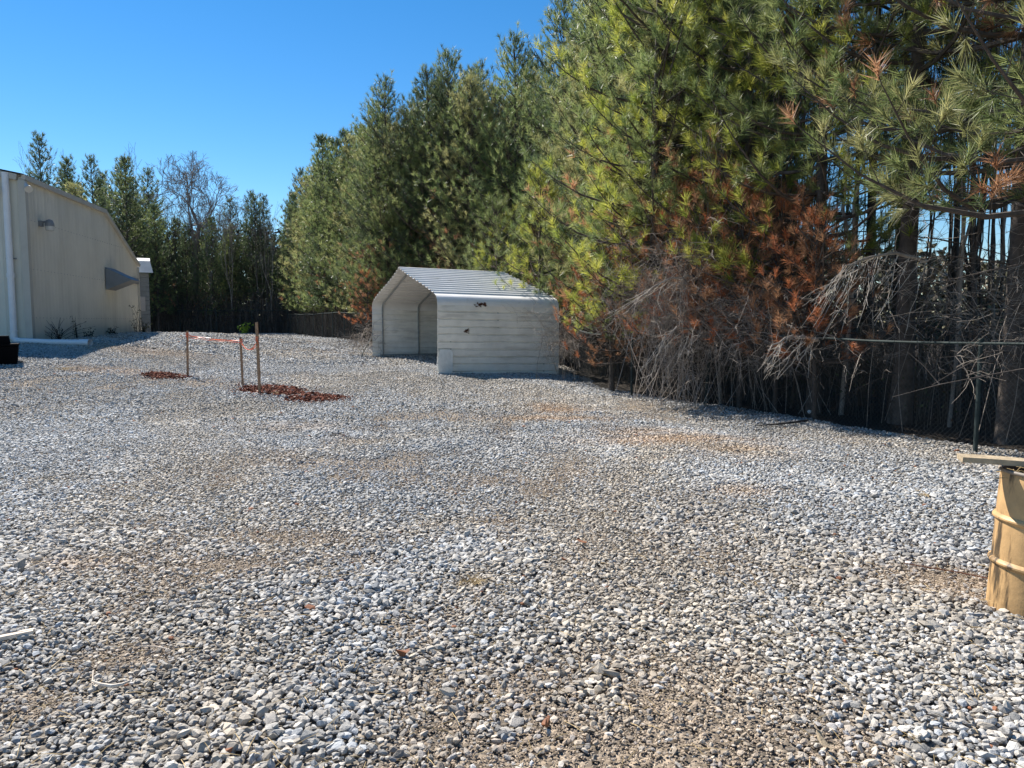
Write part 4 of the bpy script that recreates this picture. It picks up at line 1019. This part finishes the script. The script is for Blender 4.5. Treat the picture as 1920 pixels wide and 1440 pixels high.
# ---- weeds by the building wall, small lime shrub
def weed(label, x, y, z, h, n, seed, c1, leafn=14, ls=.05, spread=.35, name='weed'):
    r = np.random.default_rng(seed); BP = []; LV = []
    for i in range(n):
        az = r.random()*6.28; u = np.linspace(0, 1, 5)[:, None]; l = h*r.uniform(.4, 1.1)
        q = np.array([r.normal(0, .08), r.normal(0, .08), -.05])+np.array([0, 0, 1.])*l*u+np.array([math.cos(az), math.sin(az), -.2])*l*spread*r.uniform(.3, 1.6)*u**1.7; BP.append(q)
        for _ in range(leafn):
            p = q[r.integers(1, 5)]+r.normal(0, .04, 3); d1 = nrm(r.normal(0, 1, 3))*ls*r.uniform(.6, 1.3); d2 = nrm(r.normal(0, 1, 3))*ls*.5; LV += [p-d1, p+d2, p+d1, p-d2]
    V, Fs = btubes(np.array(BP), np.tile(np.linspace(.012, .005, 5), (n, 1)), 3); LV = np.array(LV).reshape(-1, 3); C = np.concatenate([np.tile(np.array([.05, .04, .03]), (len(V), 1)), np.repeat(np.array(c1)*r.uniform(.5, 1.4, (len(LV)//4, 1)), 4, 0)])
    o = np_obj(name, np.concatenate([V, LV]) if len(LV) else V, [Fs, np.arange(len(LV)).reshape(-1, 4)+len(V)] if len(LV) else [Fs], M['leaf'], cols=C); o.location = (x, y, z); tag(o, label, 'weed' if name == 'weed' else 'shrub')
for (t, w, h, n, lab, ln, sp) in ((1.3, .35, .95, 26, 'dark dry grass weed fanning out at the wall above the outlet pipe', 1, 1.0), (3.3, .3, 1.0, 7, 'tall thin dark weed stems against the wall between dry grass and door hood', 3, .12),
                            (4.6, .3, .5, 12, 'low dark weeds at the wall base left of the door hood', 5, .5), (7.6, .3, .4, 14, 'low green weeds at the wall base under the door hood', 8, .6),
                            (11.0, .35, 1.6, 8, 'tall leafy weed near the far corner of the beige wall', 9, .25), (11.9, .4, .8, 12, 'bushy dark weed at the far corner of the beige wall', 10, .5)):
    q = W(t, w, 0); weed(lab, q[0], q[1], float(g(q[0], q[1])), h, n, int(t*10), (.05, .06, .03), ln, .05, sp)
q = P(457, 618, 60.5); weed('small bright lime green shrub at the far end of the yard', q[0], q[1], float(g(q[0], q[1])), .9, 22, 5, (.38, .5, .06), 14, .11, .5, 'lime_shrub')

# ---- debris on the gravel
def strip(name, label, cat, pts, w, mtl, th=.01):
    c = np.mean(pts, 0); m = MB(); m.tube(np.array(pts)-c, w, 6); o = m.build(name, M[mtl]); o.location = tuple(c); return tag(o, label, cat)
def gp(px, py, dz=.03): p = G(px, py); return np.array([p[0], p[1], float(g(p[0], p[1]))+dz])
m = MB(); a = gp(-6, 1216, .035); b = gp(64, 1203, .04); c = (a+b)/2; d = b-a; L = np.linalg.norm(d[:2]); m.box((0, 0, 0), (L, .035, .02)); m.box((L*.32, .012, .003), (L*.4, .02, .018)); m.box((-L*.2, -.014, -.002), (L*.5, .018, .014))
o = m.build('wood_scrap', M['driftwood']); o.location = tuple(c); o.rotation_euler = (0, -.05, math.atan2(d[1], d[0])); tag(o, 'pale splintered piece of wood lying on gravel at the left edge', 'wood scrap')
strip('bark_strip', 'curved strip of grey bark lying on gravel at the lower left', 'bark', [gp(x, y, .045) for x, y in ((172, 1300), (190, 1308), (210, 1309), (230, 1306), (245, 1298))], [.003, .008, .009, .008, .004], 'paletwig')
strip('twig', 'short straight pale twig on gravel above the curved bark strip', 'twig', [gp(x, y, .04) for x, y in ((262, 1229), (290, 1230), (318, 1236))], .003, 'driftwood')
strip('twig', 'upright pale twig touching the left end of the bark strip', 'twig', [gp(174, 1303, .03), gp(176, 1282, .05)], .003, 'driftwood')
strip('twig', 'splinter of brown wood on gravel left of the bark strip', 'twig', [gp(98, 1270, .035), gp(116, 1256, .04)], .006, 'plank')
strip('dark_branch', 'dark fallen branch lying on gravel at the shaded fence edge', 'branch', [gp(x, y, .06) for x, y in ((1418, 803), (1450, 801), (1480, 798), (1515, 794))], [.008, .014, .018, .02], 'stick')
strip('rusty_rod', 'thin rust brown rod lying on gravel left of the drum', 'rod', [gp(x, y, .035) for x, y in ((1695, 1063), (1740, 1070), (1800, 1079), (1856, 1090))], .0045, 'rusty')
strip('twig', 'thin dark twig on gravel between rusty rod and drum', 'twig', [gp(x, y, .035) for x, y in ((1760, 1000), (1800, 996), (1830, 1003))], .003, 'stick')
def leafy(label, px, py, s, seed, mt='deadleaf', name='dead_leaf', cat='leaf'):
    r = np.random.default_rng(seed); c = gp(px, py, .04); n = 9; V = []
    for i in range(n): a = i/n*6.28; rad = s*(1+.25*math.sin(3*a)+r.normal(0, .08)); V.append((math.cos(a)*rad, math.sin(a)*rad*.55, .012*math.cos(2*a)+r.normal(0, .003)))
    V += [(x, y, z-.003) for x, y, z in V]; m = MB(); q = np.arange(n); m.add(V, [np.arange(n)[None], (np.arange(n)[::-1]+n)[None], np.stack([q, q+n, (q+1) % n+n, (q+1) % n], -1)])
    o = m.build(name, M[mt]); o.location = tuple(c); o.rotation_euler = (r.uniform(.2, .8), r.uniform(-.3, .3), r.random()*3); tag(o, label, cat)
leafy('red brown dead leaf on gravel in the middle of the yard', 1092, 1026, .05, 1)
leafy('orange brown dead leaf on gravel at the bottom centre', 1024, 1365, .03, 2)
leafy('brown dead leaf on gravel left of the orange one', 755, 1235, .035, 3)
leafy('dark brown leaf on gravel at far side left of the stakes', 289, 655, .14, 4, 'stick')
leafy('brown dead leaf near the bottom of the picture by the mossy patch', 1545, 1412, .05, 5, 'plank')
m = MB(); _v, _f = ico(); m.add(_v*np.array([.05, .03, .04])+np.random.default_rng(1).normal(0, .008, _v.shape), _f); o = m.build('white_scrap', M['white']); o.location = tuple(gp(1517, 784, .1)); tag(o, 'small white scrap caught at the foot of the dark fence', 'litter')
def grass(label, px, py, n, L, seed):
    r = np.random.default_rng(seed); c = gp(px, py, .0); BP = []
    for i in range(n):
        az = r.random()*6.28; l = L*r.uniform(.4, 1.1); u = np.linspace(0, 1, 4)[:, None]; BP.append(np.array([r.normal(0, L*.3), r.normal(0, L*.3), .02])+l*(np.array([math.cos(az), math.sin(az), 0])*u+np.array([0, 0, .5])*np.sin(u*2.6)*.5))
    V, Fs = btubes(np.array(BP), np.tile(np.linspace(.0025, .001, 4), (n, 1)), 3); o = np_obj('grass_tuft', V, [Fs], M['straw']); o.location = tuple(c); tag(o, label, 'grass tuft')
grass('dry straw tuft in the gravel in the middle foreground', 890, 1098, 40, .11, 1)
grass('dry straw tuft in the gravel below the long clay spread', 512, 690+50, 30, .2, 2)
grass('dry straw tuft on gravel above the rusty rod near the drum', 1735, 937, 30, .09, 3)
grass('dry straw tuft left of the small clay pile near the building pipe', 120, 696, 40, .3, 4)
# fallen pine needles and bits scattered on the stones
def litter():
    r = np.random.default_rng(99); n = 2600; Y = 2.6+16*r.random(n)**1.3; X = r.uniform(-1, 1, n)*(.72*Y+.8); k = X < fx(Y)-.2; X, Y = X[k], Y[k]; n = len(X)
    b = np.stack([X, Y, g(X, Y)+.03+.012*r.random(n)], -1); az = r.random(n)*6.28; l = r.uniform(.03, .13, n)
    e = b+np.stack([np.cos(az)*l, np.sin(az)*l, r.normal(0, .006, n)], -1); mid = (b+e)/2+[0, 0, .004]
    V, Fs = btubes(np.stack([b, mid, e], 1), np.tile([[.0016, .0018, .0012]], (n, 1)), 3); tag(np_obj('needle_litter', V, [Fs], M['straw']), 'fallen pine needles and bits scattered over the stones', 'litter', kind='stuff')
litter()

# ================================================================== light, sky, camera
SD = np.array([-.646, .718, 1.0]); SD /= np.linalg.norm(SD)
el = math.asin(SD[2]); az = math.atan2(SD[0], SD[1])
sun = bpy.data.lights.new('sun', 'SUN'); sun.energy = 5.0; sun.angle = R(.55); sun.color = (1, .95, .87)
so = bpy.data.objects.new('sun', sun); link(so)
from mathutils import Vector
so.rotation_euler = Vector(SD).to_track_quat('Z', 'Y').to_euler(); so.location = (0, 0, 40)
w = bpy.data.worlds.new('World'); S.world = w; w.use_nodes = True; nt = w.node_tree
bg = nt.nodes['Background']; sky = nt.nodes.new('ShaderNodeTexSky'); sky.sky_type = 'NISHITA'; sky.sun_disc = False
sky.sun_elevation = el; sky.sun_rotation = az; sky.air_density = 1.0; sky.dust_density = 0.0; sky.ozone_density = 3.5; sky.altitude = 300
hs = nt.nodes.new('ShaderNodeHueSaturation'); hs.inputs['Hue'].default_value = .499; hs.inputs['Saturation'].default_value = 1.32; hs.inputs['Value'].default_value = .95
nt.links.new(sky.outputs[0], hs.inputs['Color']); nt.links.new(hs.outputs[0], bg.inputs[0]); bg.inputs[1].default_value = .078
cam = bpy.data.cameras.new('camera'); co = bpy.data.objects.new('camera', cam); link(co); S.camera = co
cam.sensor_width = 36; cam.lens = F/1920*36; cam.clip_end = 3000; co.location = (0, 0, HC); co.rotation_euler = (R(90)-PITCH, 0, 0)
S.render.engine = 'CYCLES'
S.view_settings.view_transform = 'Standard'; S.view_settings.look = 'None'; S.view_settings.gamma = 1; S.view_settings.exposure = .94
S.cycles.max_bounces = 4; S.cycles.transparent_max_bounces = 2; S.cycles.diffuse_bounces = 2; S.cycles.glossy_bounces = 1; S.cycles.transmission_bounces = 2
S.render.resolution_x = 1024; S.render.resolution_y = 768
